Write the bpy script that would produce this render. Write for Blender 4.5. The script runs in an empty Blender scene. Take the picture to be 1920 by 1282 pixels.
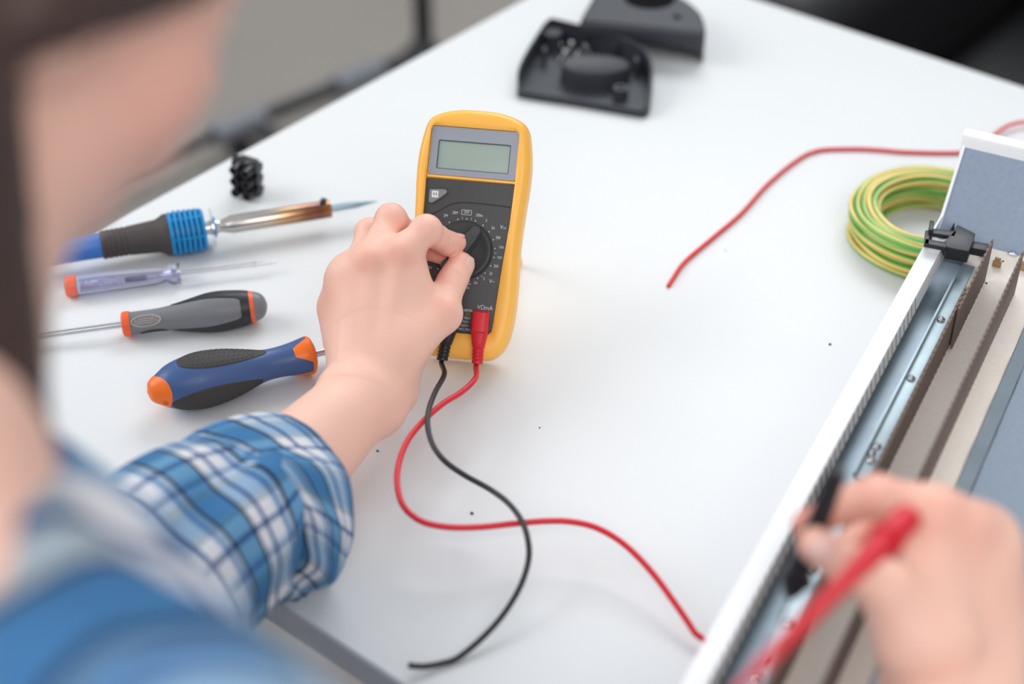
import bpy, bmesh, math, random
import numpy as np
from mathutils import Vector, Matrix

random.seed(7)
T = 0.75                      # height of the table top above the floor
HEADPX = (-40, -140, .56); FACE_DIR = (.66, .50, -.56); HEAD_UP = (.25, .35, .9)
NECK_BASE = (-.225, .40, 1.105)
NAILSIDE = .6
CUFF = [(562, 942, 1.040), (425, 990, .990)]; CUFFE = [(-30, -160), (-150, -100)]; CUFFR = (.054, .045, .054, .048)
WORLD = .64; EXPO = 0.0
AREAS = [('window_light', (.9, 3.8, 3.4), (.1, 1.0, .75), 2.6, 1.4, 74, (.95, .98, 1.0)), ('window_light', (-2.8, 1.4, 2.6), (0, 1.0, .75), 2.0, 1.6, 46, (1.0, .99, .98)), ('front_fill_light', (.3, -1.5, 2.8), (0, 1.0, .8), 2.4, 1.6, 46, (1.0, .985, .96))]  # last entry is an unseen fill, added to brighten camera-facing sides
# ---------------------------------------------------------------- camera model
FPX = 3044.0
PIT = math.atan(2325 / 3044.0)
CH = 1.5
V = lambda *a: np.array(a, float)
CAMP = V(0, 0, CH)
FW = V(0, math.cos(PIT), -math.sin(PIT)); UPV = V(0, math.sin(PIT), math.cos(PIT)); RT = V(1, 0, 0)
def U(x, y, d): return CAMP + d * (FW + RT * (x - 960) / FPX - UPV * (y - 641) / FPX)
def PL(x, y, z):
    D = FW + RT * (x - 960) / FPX - UPV * (y - 641) / FPX
    return CAMP + D * ((z - CH) / D[2])

scene = bpy.context.scene
COL = scene.collection
cam = bpy.data.cameras.new('camera'); camo = bpy.data.objects.new('camera', cam); COL.objects.link(camo)
camo.location = CAMP; camo.rotation_euler = (math.pi / 2 - PIT, 0, 0)
cam.sensor_width = 36; cam.lens = FPX / 1920 * 36; cam.clip_start = 0.02; cam.clip_end = 60
cam.dof.use_dof = True; cam.dof.focus_distance = 1.17; cam.dof.aperture_fstop = 2.5
scene.camera = camo

# ---------------------------------------------------------------- materials
def mat(name, col, rough=0.5, metal=0.0, var=0.06, vscale=60, bump=0.0, bscale=400, coat=0.0, spec=0.5, trans=0.0, ior=1.45, sss=0.0, alpha=None):
    m = bpy.data.materials.new(name); m.use_nodes = True
    nt = m.node_tree; b = nt.nodes['Principled BSDF']
    tc = nt.nodes.new('ShaderNodeTexCoord'); nz = nt.nodes.new('ShaderNodeTexNoise')
    nz.inputs['Scale'].default_value = vscale; nz.inputs['Detail'].default_value = 3
    nt.links.new(tc.outputs['Object'], nz.inputs['Vector'])
    mx = nt.nodes.new('ShaderNodeMix'); mx.data_type = 'RGBA'
    c = [max(0, x) for x in col[:3]]
    mx.inputs['A'].default_value = [x * (1 - var) for x in c] + [1]
    mx.inputs['B'].default_value = [min(1, x * (1 + var)) for x in c] + [1]
    nt.links.new(nz.outputs['Fac'], mx.inputs['Factor']); nt.links.new(mx.outputs['Result'], b.inputs['Base Color'])
    b.inputs['Roughness'].default_value = rough; b.inputs['Metallic'].default_value = metal
    b.inputs['Specular IOR Level'].default_value = spec
    b.inputs['Coat Weight'].default_value = coat
    b.inputs['Transmission Weight'].default_value = trans; b.inputs['IOR'].default_value = ior
    if sss: 
        b.inputs['Subsurface Weight'].default_value = sss
        b.inputs['Subsurface Radius'].default_value = (1.0, 0.35, 0.2); b.inputs['Subsurface Scale'].default_value = 0.004
    if bump:
        n2 = nt.nodes.new('ShaderNodeTexNoise'); n2.inputs['Scale'].default_value = bscale; n2.inputs['Detail'].default_value = 2
        nt.links.new(tc.outputs['Object'], n2.inputs['Vector'])
        bp = nt.nodes.new('ShaderNodeBump'); bp.inputs['Strength'].default_value = bump; bp.inputs['Distance'].default_value = 0.001
        nt.links.new(n2.outputs['Fac'], bp.inputs['Height']); nt.links.new(bp.outputs['Normal'], b.inputs['Normal'])
    return m
def srgb(r, g, b):
    f = lambda c: (c / 255 / 12.92) if c <= 10.3 else ((c / 255 + .055) / 1.055) ** 2.4
    return (f(r), f(g), f(b))

M = {}
M['table'] = mat('white_laminate', srgb(221, 223, 225), 0.5, var=.012, vscale=14, bump=.05, bscale=900)
M['band'] = mat('grey_edge_band', srgb(178, 184, 194), .4)
M['frame'] = mat('light_grey_steel', srgb(205, 210, 216), .4)
M['yellow'] = mat('amber_plastic', srgb(255, 188, 82), .36, var=.03)
M['face'] = mat('charcoal_plastic', srgb(66, 66, 68), .5, bump=.12, bscale=2500)
M['dial'] = mat('dial_black', srgb(50, 50, 51), .42, bump=.05, bscale=2500)
M['dialr'] = mat('pointer_grey', srgb(60, 63, 64), .4)
M['bezel'] = mat('bezel_grey', srgb(150, 155, 166), .4)
M['lcd'] = mat('lcd_green', srgb(154, 170, 161), .2, var=.03, vscale=25, coat=.5)
M['lcdedge'] = mat('lcd_rim_dark', srgb(82, 88, 94), .4)
M['print'] = mat('printed_legend_grey', srgb(205, 208, 212), .5)
M['printy'] = mat('printed_yellow', srgb(110, 100, 20), .5)
M['btn'] = mat('button_grey', srgb(128, 129, 131), .45)
M['white'] = mat('white_print', srgb(225, 228, 232), .5)
M['ink'] = mat('ink_dark', srgb(45, 45, 50), .5)
M['red'] = mat('red_rubber', srgb(208, 30, 46), .42, bump=.03)
M['redw'] = mat('red_pvc', srgb(210, 22, 26), .35)
M['black'] = mat('black_rubber', srgb(34, 33, 38), .42)
M['blackp'] = mat('black_plastic', srgb(36, 38, 44), .42, bump=.06, bscale=1200)
M['termp'] = mat('black_terminal_plastic', srgb(30, 30, 35), .32)
M['shell'] = mat('dark_grey_shell_plastic', srgb(47, 50, 58), .5, bump=.05, bscale=1500)
M['steel'] = mat('bright_steel', srgb(205, 205, 208), .22, metal=1, var=.03)
M['chrome'] = mat('chrome', srgb(225, 225, 228), .12, metal=1, var=.02)
M['brass'] = mat('brass_screw', srgb(215, 205, 185), .25, metal=1)
M['ironblue'] = mat('bright_blue_plastic', srgb(20, 140, 205), .42)
M['hose'] = mat('blue_handle_plastic', srgb(62, 125, 205), .4)
M['grip'] = mat('warm_black_rubber', srgb(74, 67, 66), .6, bump=.15, bscale=900)
M['tip'] = mat('heat_blued_steel', srgb(150, 175, 190), .3, metal=.9, var=.15, vscale=90)
M['tipdark'] = mat('tinned_tip', srgb(120, 118, 112), .35, metal=1)
M['clear'] = mat('clear_lilac_plastic', (.80, .80, .97), .06, trans=.96, ior=1.40, var=.01)
M['clearw'] = mat('clear_window_plastic', (.93, .92, .9), .06, trans=.95, ior=1.3, var=.01)
M['orcap'] = mat('translucent_orange_cap', srgb(240, 110, 82), .3)
M['orange'] = mat('orange_plastic', srgb(250, 118, 34), .36)
M['orange2'] = mat('orange_red_plastic', srgb(240, 98, 52), .38)
M['blue'] = mat('denim_blue_plastic', srgb(64, 92, 142), .38, var=.04)
M['rubber'] = mat('dark_rubber_inlay', srgb(58, 56, 56), .62)
M['hgrey'] = mat('mid_grey_plastic', srgb(118, 120, 125), .42)
M['hblack'] = mat('soft_black_plastic', srgb(44, 44, 48), .42)
M['galv'] = mat('galvanised_steel', srgb(138, 151, 170), .5, metal=.35, var=.12, vscale=260, bump=.12, bscale=700)
M['galvd'] = mat('zinc_plate', srgb(160, 172, 182), .28, metal=.85, var=.1, vscale=80)
M['wpaint'] = mat('white_powder_coat', srgb(238, 240, 243), .42, var=.01)
M['tan'] = mat('perfboard_tan', srgb(232, 222, 212), .7, var=.08, vscale=350)
M['fin'] = mat('brown_board', srgb(118, 100, 92), .65, var=.12, vscale=300)
M['tab'] = mat('brown_tab', srgb(160, 128, 92), .6)
M['alu'] = mat('aluminium_strip', srgb(160, 176, 184), .42, metal=.5, var=.22, vscale=55)
M['chair'] = mat('black_leather', srgb(30, 30, 33), .5, bump=.1, bscale=300)
M['metalblk'] = mat('black_metal_tube', srgb(42, 44, 48), .4)
M['metalgrey'] = mat('grey_joint_plastic', srgb(120, 124, 132), .45)
M['hair'] = mat('dark_brown_hair', srgb(66, 48, 44), .55, var=.3, vscale=90)
M['nail'] = mat('fingernail', srgb(240, 190, 180), .25, coat=.4, sss=.2)
M['crumb'] = mat('dark_crumb', srgb(70, 66, 62), .7)

# soldering barrel: heat tint along its length (object X)
def barrel_mat():
    m = mat('heat_tinted_tube', (1, 1, 1), .2, metal=1); nt = m.node_tree; b = nt.nodes['Principled BSDF']
    tc = nt.nodes.new('ShaderNodeTexCoord'); sp = nt.nodes.new('ShaderNodeSeparateXYZ'); mr = nt.nodes.new('ShaderNodeMapRange')
    nz = nt.nodes.new('ShaderNodeTexNoise'); nz.inputs['Scale'].default_value = 60
    ad = nt.nodes.new('ShaderNodeMath'); ad.operation = 'MULTIPLY_ADD'; ad.inputs[1].default_value = .012
    nt.links.new(tc.outputs['Object'], nz.inputs['Vector']); nt.links.new(tc.outputs['Object'], sp.inputs[0])
    nt.links.new(nz.outputs['Fac'], ad.inputs[0]); nt.links.new(sp.outputs['X'], ad.inputs[2])
    mr.inputs['From Min'].default_value = .026; mr.inputs['From Max'].default_value = .125
    nt.links.new(ad.outputs[0], mr.inputs['Value'])
    cr = nt.nodes.new('ShaderNodeValToRGB'); e = cr.color_ramp.elements
    e[0].position = 0; e[0].color = (*srgb(205, 200, 196), 1); e[1].position = 1; e[1].color = (*srgb(205, 145, 80), 1)
    for p, c in ((.2, (200, 190, 178)), (.36, (200, 165, 125)), (.52, (150, 105, 85)), (.64, (122, 88, 86)), (.78, (196, 140, 82)), (.9, (190, 130, 70))):
        q = e.new(p); q.color = (*srgb(*c), 1)
    nt.links.new(mr.outputs[0], cr.inputs[0]); nt.links.new(cr.outputs[0], b.inputs['Base Color'])
    return m
M['barrel'] = barrel_mat()

def skin_mat():
    m = mat('skin', srgb(240, 193, 175), .48, sss=.25, bump=.25, bscale=650, var=.05, vscale=28); nt = m.node_tree; b = nt.nodes['Principled BSDF']
    at = nt.nodes.new('ShaderNodeAttribute'); at.attribute_name = 'flush'
    mx = nt.nodes.new('ShaderNodeMix'); mx.data_type = 'RGBA'
    old = b.inputs['Base Color'].links[0].from_socket
    nt.links.new(old, mx.inputs['A']); mx.inputs['B'].default_value = (*srgb(232, 136, 118), 1)
    nt.links.new(at.outputs['Fac'], mx.inputs['Factor']); nt.links.new(mx.outputs['Result'], b.inputs['Base Color'])
    return m
M['skin'] = skin_mat()

# tartan cloth; pattern coordinates p.x (along) and p.y (around), metres
def plaid(name, uv, R=None, s=1.0, off=(0.0, 0.0)):
    m = bpy.data.materials.new(name); m.use_nodes = True; nt = m.node_tree; b = nt.nodes['Principled BSDF']
    b.inputs['Roughness'].default_value = .85; b.inputs['Specular IOR Level'].default_value = .2
    tc = nt.nodes.new('ShaderNodeTexCoord')
    N = nt.nodes.new
    if uv:
        src = N('ShaderNodeUVMap').outputs[0]
    else:
        src = tc.outputs['Object']
    def dot(v):
        d = N('ShaderNodeVectorMath'); d.operation = 'DOT_PRODUCT'; d.inputs[1].default_value = v; nt.links.new(src, d.inputs[0]); return d.outputs['Value']
    a = dot((s, 0, 0) if uv else tuple(np.array(R[0]) * s)); c = dot((0, s, 0) if uv else tuple(np.array(R[1]) * s))
    def bands(x, o, period, stops):
        ml = N('ShaderNodeMath'); ml.operation = 'MULTIPLY_ADD'; ml.inputs[1].default_value = 1 / period; ml.inputs[2].default_value = o
        nt.links.new(x, ml.inputs[0]); fr = N('ShaderNodeMath'); fr.operation = 'FRACT'; nt.links.new(ml.outputs[0], fr.inputs[0])
        cr = N('ShaderNodeValToRGB'); cr.color_ramp.interpolation = 'CONSTANT'; e = cr.color_ramp.elements
        for i, (p, cc) in enumerate(stops):
            q = e[i] if i < 2 else e.new(p)
            q.position = p; q.color = (*srgb(*cc), 1)
        nt.links.new(fr.outputs[0], cr.inputs[0]); return cr.outputs[0]
    W = (232, 232, 236); B = (108, 160, 198); LB = (176, 200, 222); NV = (50, 92, 150); K = (66, 58, 70); G = (150, 172, 184)
    wa = bands(a, off[0], .052, [(0, W), (.20, W), (.20, NV), (.26, W), (.42, K), (.47, B), (.80, K), (.85, LB), (.92, NV), (.95, LB)])
    wb = bands(c, off[1], .060, [(0, W), (.16, W), (.16, NV), (.22, W), (.38, G), (.46, B), (.74, G), (.82, LB), (.9, NV), (.94, LB)])
    mx = N('ShaderNodeMix'); mx.data_type = 'RGBA'; mx.blend_type = 'MULTIPLY'; mx.inputs['Factor'].default_value = .8
    nt.links.new(wa, mx.inputs['A']); nt.links.new(wb, mx.inputs['B'])
    nt.links.new(mx.outputs['Result'], b.inputs['Base Color'])
    nz = N('ShaderNodeTexNoise'); nz.inputs['Scale'].default_value = 1500; nt.links.new(tc.outputs['Object'], nz.inputs['Vector'])
    bp = N('ShaderNodeBump'); bp.inputs['Strength'].default_value = .2; bp.inputs['Distance'].default_value = .0006
    nt.links.new(nz.outputs['Fac'], bp.inputs['Height']); nt.links.new(bp.outputs['Normal'], b.inputs['Normal'])
    return m

# ---------------------------------------------------------------- object helpers
def tag(o, label=None, cat=None, group=None, kind=None):
    if label: o['label'] = label
    if cat: o['category'] = cat
    if group: o['group'] = group
    if kind: o['kind'] = kind
    return o
def thing(name, label, cat, mw=None, group=None):
    o = bpy.data.objects.new(name, None); COL.objects.link(o); o.empty_display_size = .02
    if mw is not None: o.matrix_world = mw
    return tag(o, label, cat, group)
def frame(o, ex, ey, ez=None):
    ex = np.array(ex, float); ex /= np.linalg.norm(ex)
    ey = np.array(ey, float)
    if ez is None:
        ez = np.cross(ex, ey)
    ez = ez / np.linalg.norm(ez); ey = np.cross(ez, ex); ey /= np.linalg.norm(ey)
    m = Matrix.Identity(4)
    for i in range(3):
        m[i][0] = ex[i]; m[i][1] = ey[i]; m[i][2] = ez[i]; m[i][3] = o[i]
    return m
def W2L(parent, pts):          # world points into a parent's frame
    inv = np.array(parent.matrix_world.inverted())
    p = np.asarray(pts, float); return p @ inv[:3, :3].T + inv[:3, 3]
def mesh_obj(name, vs, fs, m, parent=None, smooth=True, label=None, sharp=None):
    me = bpy.data.meshes.new(name); me.from_pydata([tuple(map(float, v)) for v in vs], [], [tuple(f) for f in fs]); me.validate(); me.update()
    if m is not None: me.materials.append(m)
    if smooth:
        me.shade_smooth()
        if sharp: me.set_sharp_from_angle(angle=math.radians(sharp))
    o = bpy.data.objects.new(name, me); COL.objects.link(o)
    if parent is not None: o.parent = parent
    if label: o['label'] = label
    return o
class MB:                      # collects shapes into ONE mesh
    def __init__(s): s.v = []; s.f = []
    def add(s, vs, fs, mtx=None):
        b = len(s.v); vs = np.asarray(vs, float)
        if mtx is not None:
            q = np.array(mtx); vs = vs @ q[:3, :3].T + q[:3, 3]
        s.v += [tuple(x) for x in vs]; s.f += [tuple(b + i for i in f) for f in fs]; return s
    def build(s, name, m, parent=None, smooth=True, label=None, sharp=35): return mesh_obj(name, s.v, s.f, m, parent, smooth, label, sharp)
def bm_data(bm):
    bm.verts.ensure_lookup_table(); v = [tuple(x.co) for x in bm.verts]; bm.verts.index_update()
    f = [tuple(x.index for x in q.verts) for q in bm.faces]; bm.free(); return v, f
def box(x0, x1, y0, y1, z0, z1, bev=0.0, seg=2):
    bm = bmesh.new(); bmesh.ops.create_cube(bm, size=1)
    for v in bm.verts: v.co = ((x0 + x1) / 2 + v.co.x * (x1 - x0), (y0 + y1) / 2 + v.co.y * (y1 - y0), (z0 + z1) / 2 + v.co.z * (z1 - z0))
    if bev: bmesh.ops.bevel(bm, geom=bm.edges[:], offset=bev, segments=seg, affect='EDGES', profile=.5)
    return bm_data(bm)
def prism(poly, z0, z1, bev=0.0, seg=2):
    bm = bmesh.new(); vs = [bm.verts.new((p[0], p[1], z0)) for p in poly]; f = bm.faces.new(vs)
    r = bmesh.ops.extrude_face_region(bm, geom=[f]); 
    for v in [g for g in r['geom'] if isinstance(g, bmesh.types.BMVert)]: v.co.z = z1
    bmesh.ops.recalc_face_normals(bm, faces=bm.faces[:])
    if bev: bmesh.ops.bevel(bm, geom=[e for e in bm.edges if abs(e.verts[0].co.z - z1) < 1e-7 and abs(e.verts[1].co.z - z1) < 1e-7], offset=bev, segments=seg, affect='EDGES', profile=.5)
    return bm_data(bm)
def ring_prism(outer, inner, z0, z1):   # walled frame between two loops with as many points each
    n = len(outer); vs = [(p[0], p[1], z) for z in (z0, z1) for l in (outer, inner) for p in l]; fs = []
    o0, i0, o1, i1 = 0, n, 2 * n, 3 * n
    for k in range(n):
        j = (k + 1) % n
        fs += [(o0 + k, o0 + j, o1 + j, o1 + k), (i0 + j, i0 + k, i1 + k, i1 + j), (o1 + k, o1 + j, i1 + j, i1 + k), (o0 + j, o0 + k, i0 + k, i0 + j)]
    return vs, fs
def resample(poly, n, closed=True):
    p = np.asarray(poly, float)
    if closed: p = np.vstack([p, p[:1]])
    d = np.r_[0, np.cumsum(np.linalg.norm(np.diff(p, axis=0), axis=1))]
    t = np.linspace(0, d[-1], n + 1)[:-1] if closed else np.linspace(0, d[-1], n)
    return np.stack([np.interp(t, d, p[:, i]) for i in range(p.shape[1])], 1)
def crom(pts, n=8, closed=False):       # Catmull-Rom
    p = [np.array(q, float) for q in pts]; out = []; N_ = len(p)
    rng = range(N_) if closed else range(N_ - 1)
    for i in rng:
        if closed: a, b, c, d = p[i - 1], p[i], p[(i + 1) % N_], p[(i + 2) % N_]
        else: a, b, c, d = p[max(i - 1, 0)], p[i], p[i + 1], p[min(i + 2, N_ - 1)]
        for k in range(n):
            t = k / n; out.append(.5 * ((2 * b) + (-a + c) * t + (2 * a - 5 * b + 4 * c - d) * t * t + (-a + 3 * b - 3 * c + d) * t ** 3))
    if not closed: out.append(p[-1])
    return np.array(out)
def offset_poly(p, d):
    p = np.asarray(p, float); a = np.roll(p, 1, 0); b = np.roll(p, -1, 0); t = b - a; t /= np.linalg.norm(t, axis=1)[:, None] + 1e-12
    n = np.stack([-t[:, 1], t[:, 0]], 1)
    area = np.sum(p[:, 0] * b[:, 1] - b[:, 0] * p[:, 1])
    return p + n * d * (1 if area > 0 else -1)      # d > 0 goes inwards
def round_rect(x0, x1, y0, y1, r, k=6):
    out = []
    for cx, cy, a0 in ((x1 - r, y1 - r, 0), (x0 + r, y1 - r, 90), (x0 + r, y0 + r, 180), (x1 - r, y0 + r, 270)):
        for i in range(k + 1): a = math.radians(a0 + 90 * i / k); out.append((cx + r * math.cos(a), cy + r * math.sin(a)))
    return out
def round_poly(poly, r, k=5):
    out = []; n = len(poly); p = [np.array(q, float) for q in poly]
    rr = r if hasattr(r, '__len__') else [r] * n
    for i in range(n):
        a, b, c = p[i - 1], p[i], p[(i + 1) % n]; u = a - b; v = c - b; lu = np.linalg.norm(u); lv = np.linalg.norm(v)
        q = min(rr[i], lu * .45, lv * .45); s = b + u / lu * q; e = b + v / lv * q
        for j in range(k + 1): t = j / k; out.append(tuple((1 - t) ** 2 * s + 2 * t * (1 - t) * b + t * t * e))
    return out
def lathe(prof, seg=40, ax='x', rf=None):   # prof: (x, r); axis = local X
    vs = []; fs = []; n = len(prof)
    for x, r in prof:
        for k in range(seg):
            a = 2 * math.pi * k / seg; q = r * (rf(x, a) if rf else 1)
            vs.append((x, q * math.cos(a), q * math.sin(a)))
    for i in range(n - 1):
        for k in range(seg):
            j = (k + 1) % seg; fs.append((i * seg + k, i * seg + j, (i + 1) * seg + j, (i + 1) * seg + k))
    if prof[0][1] > 1e-6: fs.append(tuple(range(seg - 1, -1, -1)))
    if prof[-1][1] > 1e-6: fs.append(tuple((n - 1) * seg + k for k in range(seg)))
    if ax == 'z': vs = [(y, z, x) for x, y, z in vs]
    return vs, fs
def tube(path, r, seg=14, cap=True):
    P = np.asarray(path, float); n = len(P); R = r if hasattr(r, '__len__') else [r] * n
    t = np.gradient(P, axis=0); t /= np.linalg.norm(t, axis=1)[:, None] + 1e-12
    ref = V(0, 0, 1) if abs(t[0][2]) < .9 else V(1, 0, 0); nn = np.cross(t[0], ref); nn /= np.linalg.norm(nn)
    vs = []; fs = []
    for i in range(n):
        nn = nn - t[i] * (nn @ t[i]); nn /= np.linalg.norm(nn); bb = np.cross(t[i], nn)
        for k in range(seg):
            a = 2 * math.pi * k / seg; vs.append(P[i] + R[i] * (nn * math.cos(a) + bb * math.sin(a)))
    for i in range(n - 1):
        for k in range(seg):
            j = (k + 1) % seg; fs.append((i * seg + k, i * seg + j, (i + 1) * seg + j, (i + 1) * seg + k))
    if cap: fs += [tuple(range(seg - 1, -1, -1)), tuple((n - 1) * seg + k for k in range(seg))]
    return vs, fs
def text_mesh(s, x, y, size, z, ax='CENTER', rot=0.0, sx=1.0):
    c = bpy.data.curves.new('t', 'FONT'); c.body = s; c.size = size; c.align_x = ax; c.align_y = 'CENTER'; c.extrude = .00002; c.resolution_u = 3
    o = bpy.data.objects.new('t', c); COL.objects.link(o); dg = bpy.context.evaluated_depsgraph_get(); dg.update()
    me = bpy.data.meshes.new_from_object(o.evaluated_get(dg)); ca, sa = math.cos(rot), math.sin(rot)
    vs = [(x + (v.co.x * sx * ca - v.co.y * sa), y + (v.co.x * sx * sa + v.co.y * ca), z + v.co.z) for v in me.vertices]
    fs = [tuple(p.vertices) for p in me.polygons]
    bpy.data.objects.remove(o); bpy.data.meshes.remove(me); bpy.data.curves.remove(c); return vs, fs
def dup(root):
    r = root.copy(); COL.objects.link(r)
    for ch in [o for o in root.children]:
        c = ch.copy(); COL.objects.link(c); c.parent = r
    return r

# ---------------------------------------------------------------- setting
fl = MB().add(*box(-6, 6, -4, 7, -.05, 0)).build('floor', mat('taupe_floor', srgb(138, 132, 127), .5, var=.06, vscale=2.5, bump=.05, bscale=60), smooth=False); fl['kind'] = 'structure'
wm = mat('warm_white_wall', srgb(225, 222, 218), .8)
w = MB().add(*box(-6, 6, 7, 7.12, 0, 3)).build('wall_back', wm, smooth=False); w['kind'] = 'structure'
w = MB().add(*box(6, 6.12, -4, 7, 0, 3)).build('wall_right', wm, smooth=False); w['kind'] = 'structure'

# table: rectangle in the plan directions A (along its near edge) and B (away)
A = V(.7743, -.6328, 0); B = V(.6328, .7743, 0)
CORN = PL(1146, -90, T); NEAR0 = PL(200, 913, T)
DEPTH = float((CORN - NEAR0) @ B); O_ = CORN - B * DEPTH; O_[2] = 0        # near-left corner on the floor
TW = 1.75
tb = thing('work_table', 'white laminate work table with a grey edge band under all the tools', 'table', frame(O_, A, B))
MB().add(*box(0, TW, 0, DEPTH, T - .024, T, .0012)).build('tabletop', M['table'], tb)
e = MB(); e.add(*box(-.0012, TW + .0012, -.0012, .0006, T - .0235, T - .0015)); e.add(*box(-.0012, TW + .0012, DEPTH - .0006, DEPTH + .0012, T - .0235, T - .0015))
e.add(*box(-.0012, .0006, 0, DEPTH, T - .0235, T - .0015)); e.add(*box(TW - .0006, TW + .0012, 0, DEPTH, T - .0235, T - .0015)); e.build('edge_band', M['band'], tb, label='grey edge band')
a = MB()
for y in (.06, DEPTH - .09): a.add(*box(.06, TW - .06, y, y + .03, T - .085, T - .0245))
for x in (.06, TW - .09): a.add(*box(x, x + .03, .0902, DEPTH - .0902, T - .085, T - .0245))
a.build('apron', M['frame'], tb)
for x in (.07, TW - .07):
    for y in (.075, DEPTH - .075):
        MB().add(*box(x - .022, x + .022, y - .022, y + .022, 0, T - .0852, .003)).build('leg', M['frame'], tb)

# black upholstered chair beyond the far edge
ct = CORN + A * .62 + B * .42; ct[2] = 0
ch = thing('upholstered_chair', 'large black leather chair standing beyond the far edge of the table', 'chair', frame(ct, A, B))
def cushion(x0, x1, y0, y1, z0, z1, r, puff=0.0):
    bm = bmesh.new(); bmesh.ops.create_cube(bm, size=1)
    for v in bm.verts: v.co = ((x0 + x1) / 2 + v.co.x * (x1 - x0), (y0 + y1) / 2 + v.co.y * (y1 - y0), (z0 + z1) / 2 + v.co.z * (z1 - z0))
    bmesh.ops.bevel(bm, geom=bm.edges[:], offset=r, segments=6, affect='EDGES', profile=.5)
    return bm_data(bm)
MB().add(*cushion(-.44, .42, -.28, .40, .30, .50, .07)).build('seat', M['chair'], ch)
MB().add(*cushion(-.46, .46, .28, .50, .42, 1.0, .08)).build('backrest', M['chair'], ch)
for s in (-1, 1):
    MB().add(*cushion(s * .52 - .09, s * .52 + .09, -.30, .46, .14, .68, .07)).build('armrest', M['chair'], ch)
MB().add(*cushion(-.43, .43, -.30, .44, .12, .31, .03)).build('base', M['chair'], ch)
for x in (-.5, .5):
    for y in (-.24, .42): MB().add(*lathe([(0, .02), (.12, .028)], 16, 'z'), Matrix.Translation((x, y, 0))).build('leg', M['metalblk'], ch)

# black tubular stand on the floor to the left of the table
def FL(x, y, z=.03): return PL(x, y, z)
p_j = FL(770, 108, .05); p_m = FL(445, 238, .05); p_e = FL(225, 352, .05); 
st = thing('equipment_stand', 'black tubular floor stand with grey joints beyond the left table edge', 'stand', Matrix.Translation(Vector((p_j[0], p_j[1], 0))))
L = lambda q: W2L(st, q)
up = PL(795, 95, .06); 
MB().add(*tube(L([up, up + V(0, 0, .9)]), .018)).build('post', M['metalblk'], st)
MB().add(*tube(L([p_j, p_m]), .014)).build('base_bar', M['metalblk'], st)
dv = (p_m - p_j) / np.linalg.norm(p_m - p_j)
MB().add(*tube(L([p_m + dv * .05, p_m + dv * .75]), .010)).build('thin_bar', M['metalblk'], st)
for q in (PL(670, 148, .05), p_m):
    MB().add(*tube(L([q - dv * .055, q + dv * .05]), .022, 18)).build('joint', M['metalgrey'], st, label='grey joint sleeve')
MB().add(*tube(L(crom([p_m, PL(500, 250, .035), PL(560, 262, .03), PL(700, 262, .03)], 6)), .012)).build('foot_bar', M['metalblk'], st)
hub = MB(); hub.add(*tube(L([p_j + V(-.02, -.02, -.035), p_j + V(.045, .02, .02)]), .034, 18)); hub.build('hub', M['metalblk'], st)
for q in (p_j + V(.02, 0, 0), p_m):
    MB().add(*lathe([(0, .012), (.003, .022), (.02, .022), (.03, .01)], 18, 'z'), Matrix.Translation(Vector(L([V(q[0], q[1], 0)])[0]))).build('foot', M['metalblk'], st)

# crumbs on the table
for i, (x, y, s, lb) in enumerate([(1556, 646, .0011, 'dark crumb on the bare table right of the multimeter'), (885, 963, .0012, 'dark crumb on the table above the red cable bend'), (708, 846, .0009, 'tiny dark crumb on the table beside the wrist'), (1360, 470, .0006, 'tiny crumb on the table below the red wire'), (1012, 802, .0006, 'tiny crumb on the table below the multimeter')]):
    bm = bmesh.new(); bmesh.ops.create_icosphere(bm, subdivisions=2, radius=s)
    for v in bm.verts: v.co *= random.uniform(.7, 1.2); v.co.z *= .7
    c = PL(x, y, T); o = MB().add(*bm_data(bm)).build('crumb', M['crumb']); o.location = (c[0], c[1], T + s * .5); tag(o, lb, 'crumb', 'dark crumbs on the table')
# ---------------------------------------------------------------- multimeter
TH = math.radians(50); PS = math.radians(-9)
EX = V(math.cos(PS), math.sin(PS), 0); EV = V(-math.sin(PS) * math.cos(TH), math.cos(PS) * math.cos(TH), math.sin(TH)); EN = np.cross(EX, EV)
MO = PL(862, 672, T + .0193)
mm = thing('multimeter', 'yellow and charcoal digital multimeter propped up on the table, dial held by the hand', 'multimeter', frame(MO, EX, EV, EN))
def ML(u, v, w=0): return MO + EX * u * .001 + EV * v * .001 + EN * w * .001
CU = -5.2
half = [(184.5, 0), (184.2, 12), (182.2, 23), (179, 31.5), (175.5, 36.2), (170, 38.7), (160, 40.7), (147, 42.3), (131, 42.3), (110, 41), (95, 40.3), (79, 40.2), (55, 41.2), (36, 41), (21, 39.2), (11, 36), (4.5, 31), (.8, 24), (0, 12), (0, 0)]
out = [(CU + h, v) for v, h in half] + [(CU - h, v) for v, h in half[-2:0:-1]]
out = resample(crom(out, 6, True), 160)
hf = [(170.3, 0), (170.3, 31.5), (168.5, 33), (131, 33.2), (101, 32.4), (70, 30), (22, 27.3), (18.6, 24), (18.4, 0)]
inn = [(CU - .8 + h, v) for v, h in hf] + [(CU - .8 - h, v) for v, h in hf[-2:0:-1]]
N_ = 160; c0 = V(CU, 92)
def by_angle(poly, n):        # resample a loop so that point k lies in the direction of the outer loop's point k
    P = resample(poly, 1200); a = np.arctan2((P[:, 1] - c0[1]) / 2.1, P[:, 0] - c0[0]); o = np.argsort(a); a = a[o]; P = P[o]
    a = np.r_[a - 2 * math.pi, a, a + 2 * math.pi]; P = np.vstack([P, P, P])
    q = np.arctan2((out[:, 1] - c0[1]) / 2.1, out[:, 0] - c0[0]); return np.stack([np.interp(q, a, P[:, i]) for i in range(2)], 1)
inn = by_angle(inn, N_)
rings = []
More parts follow.
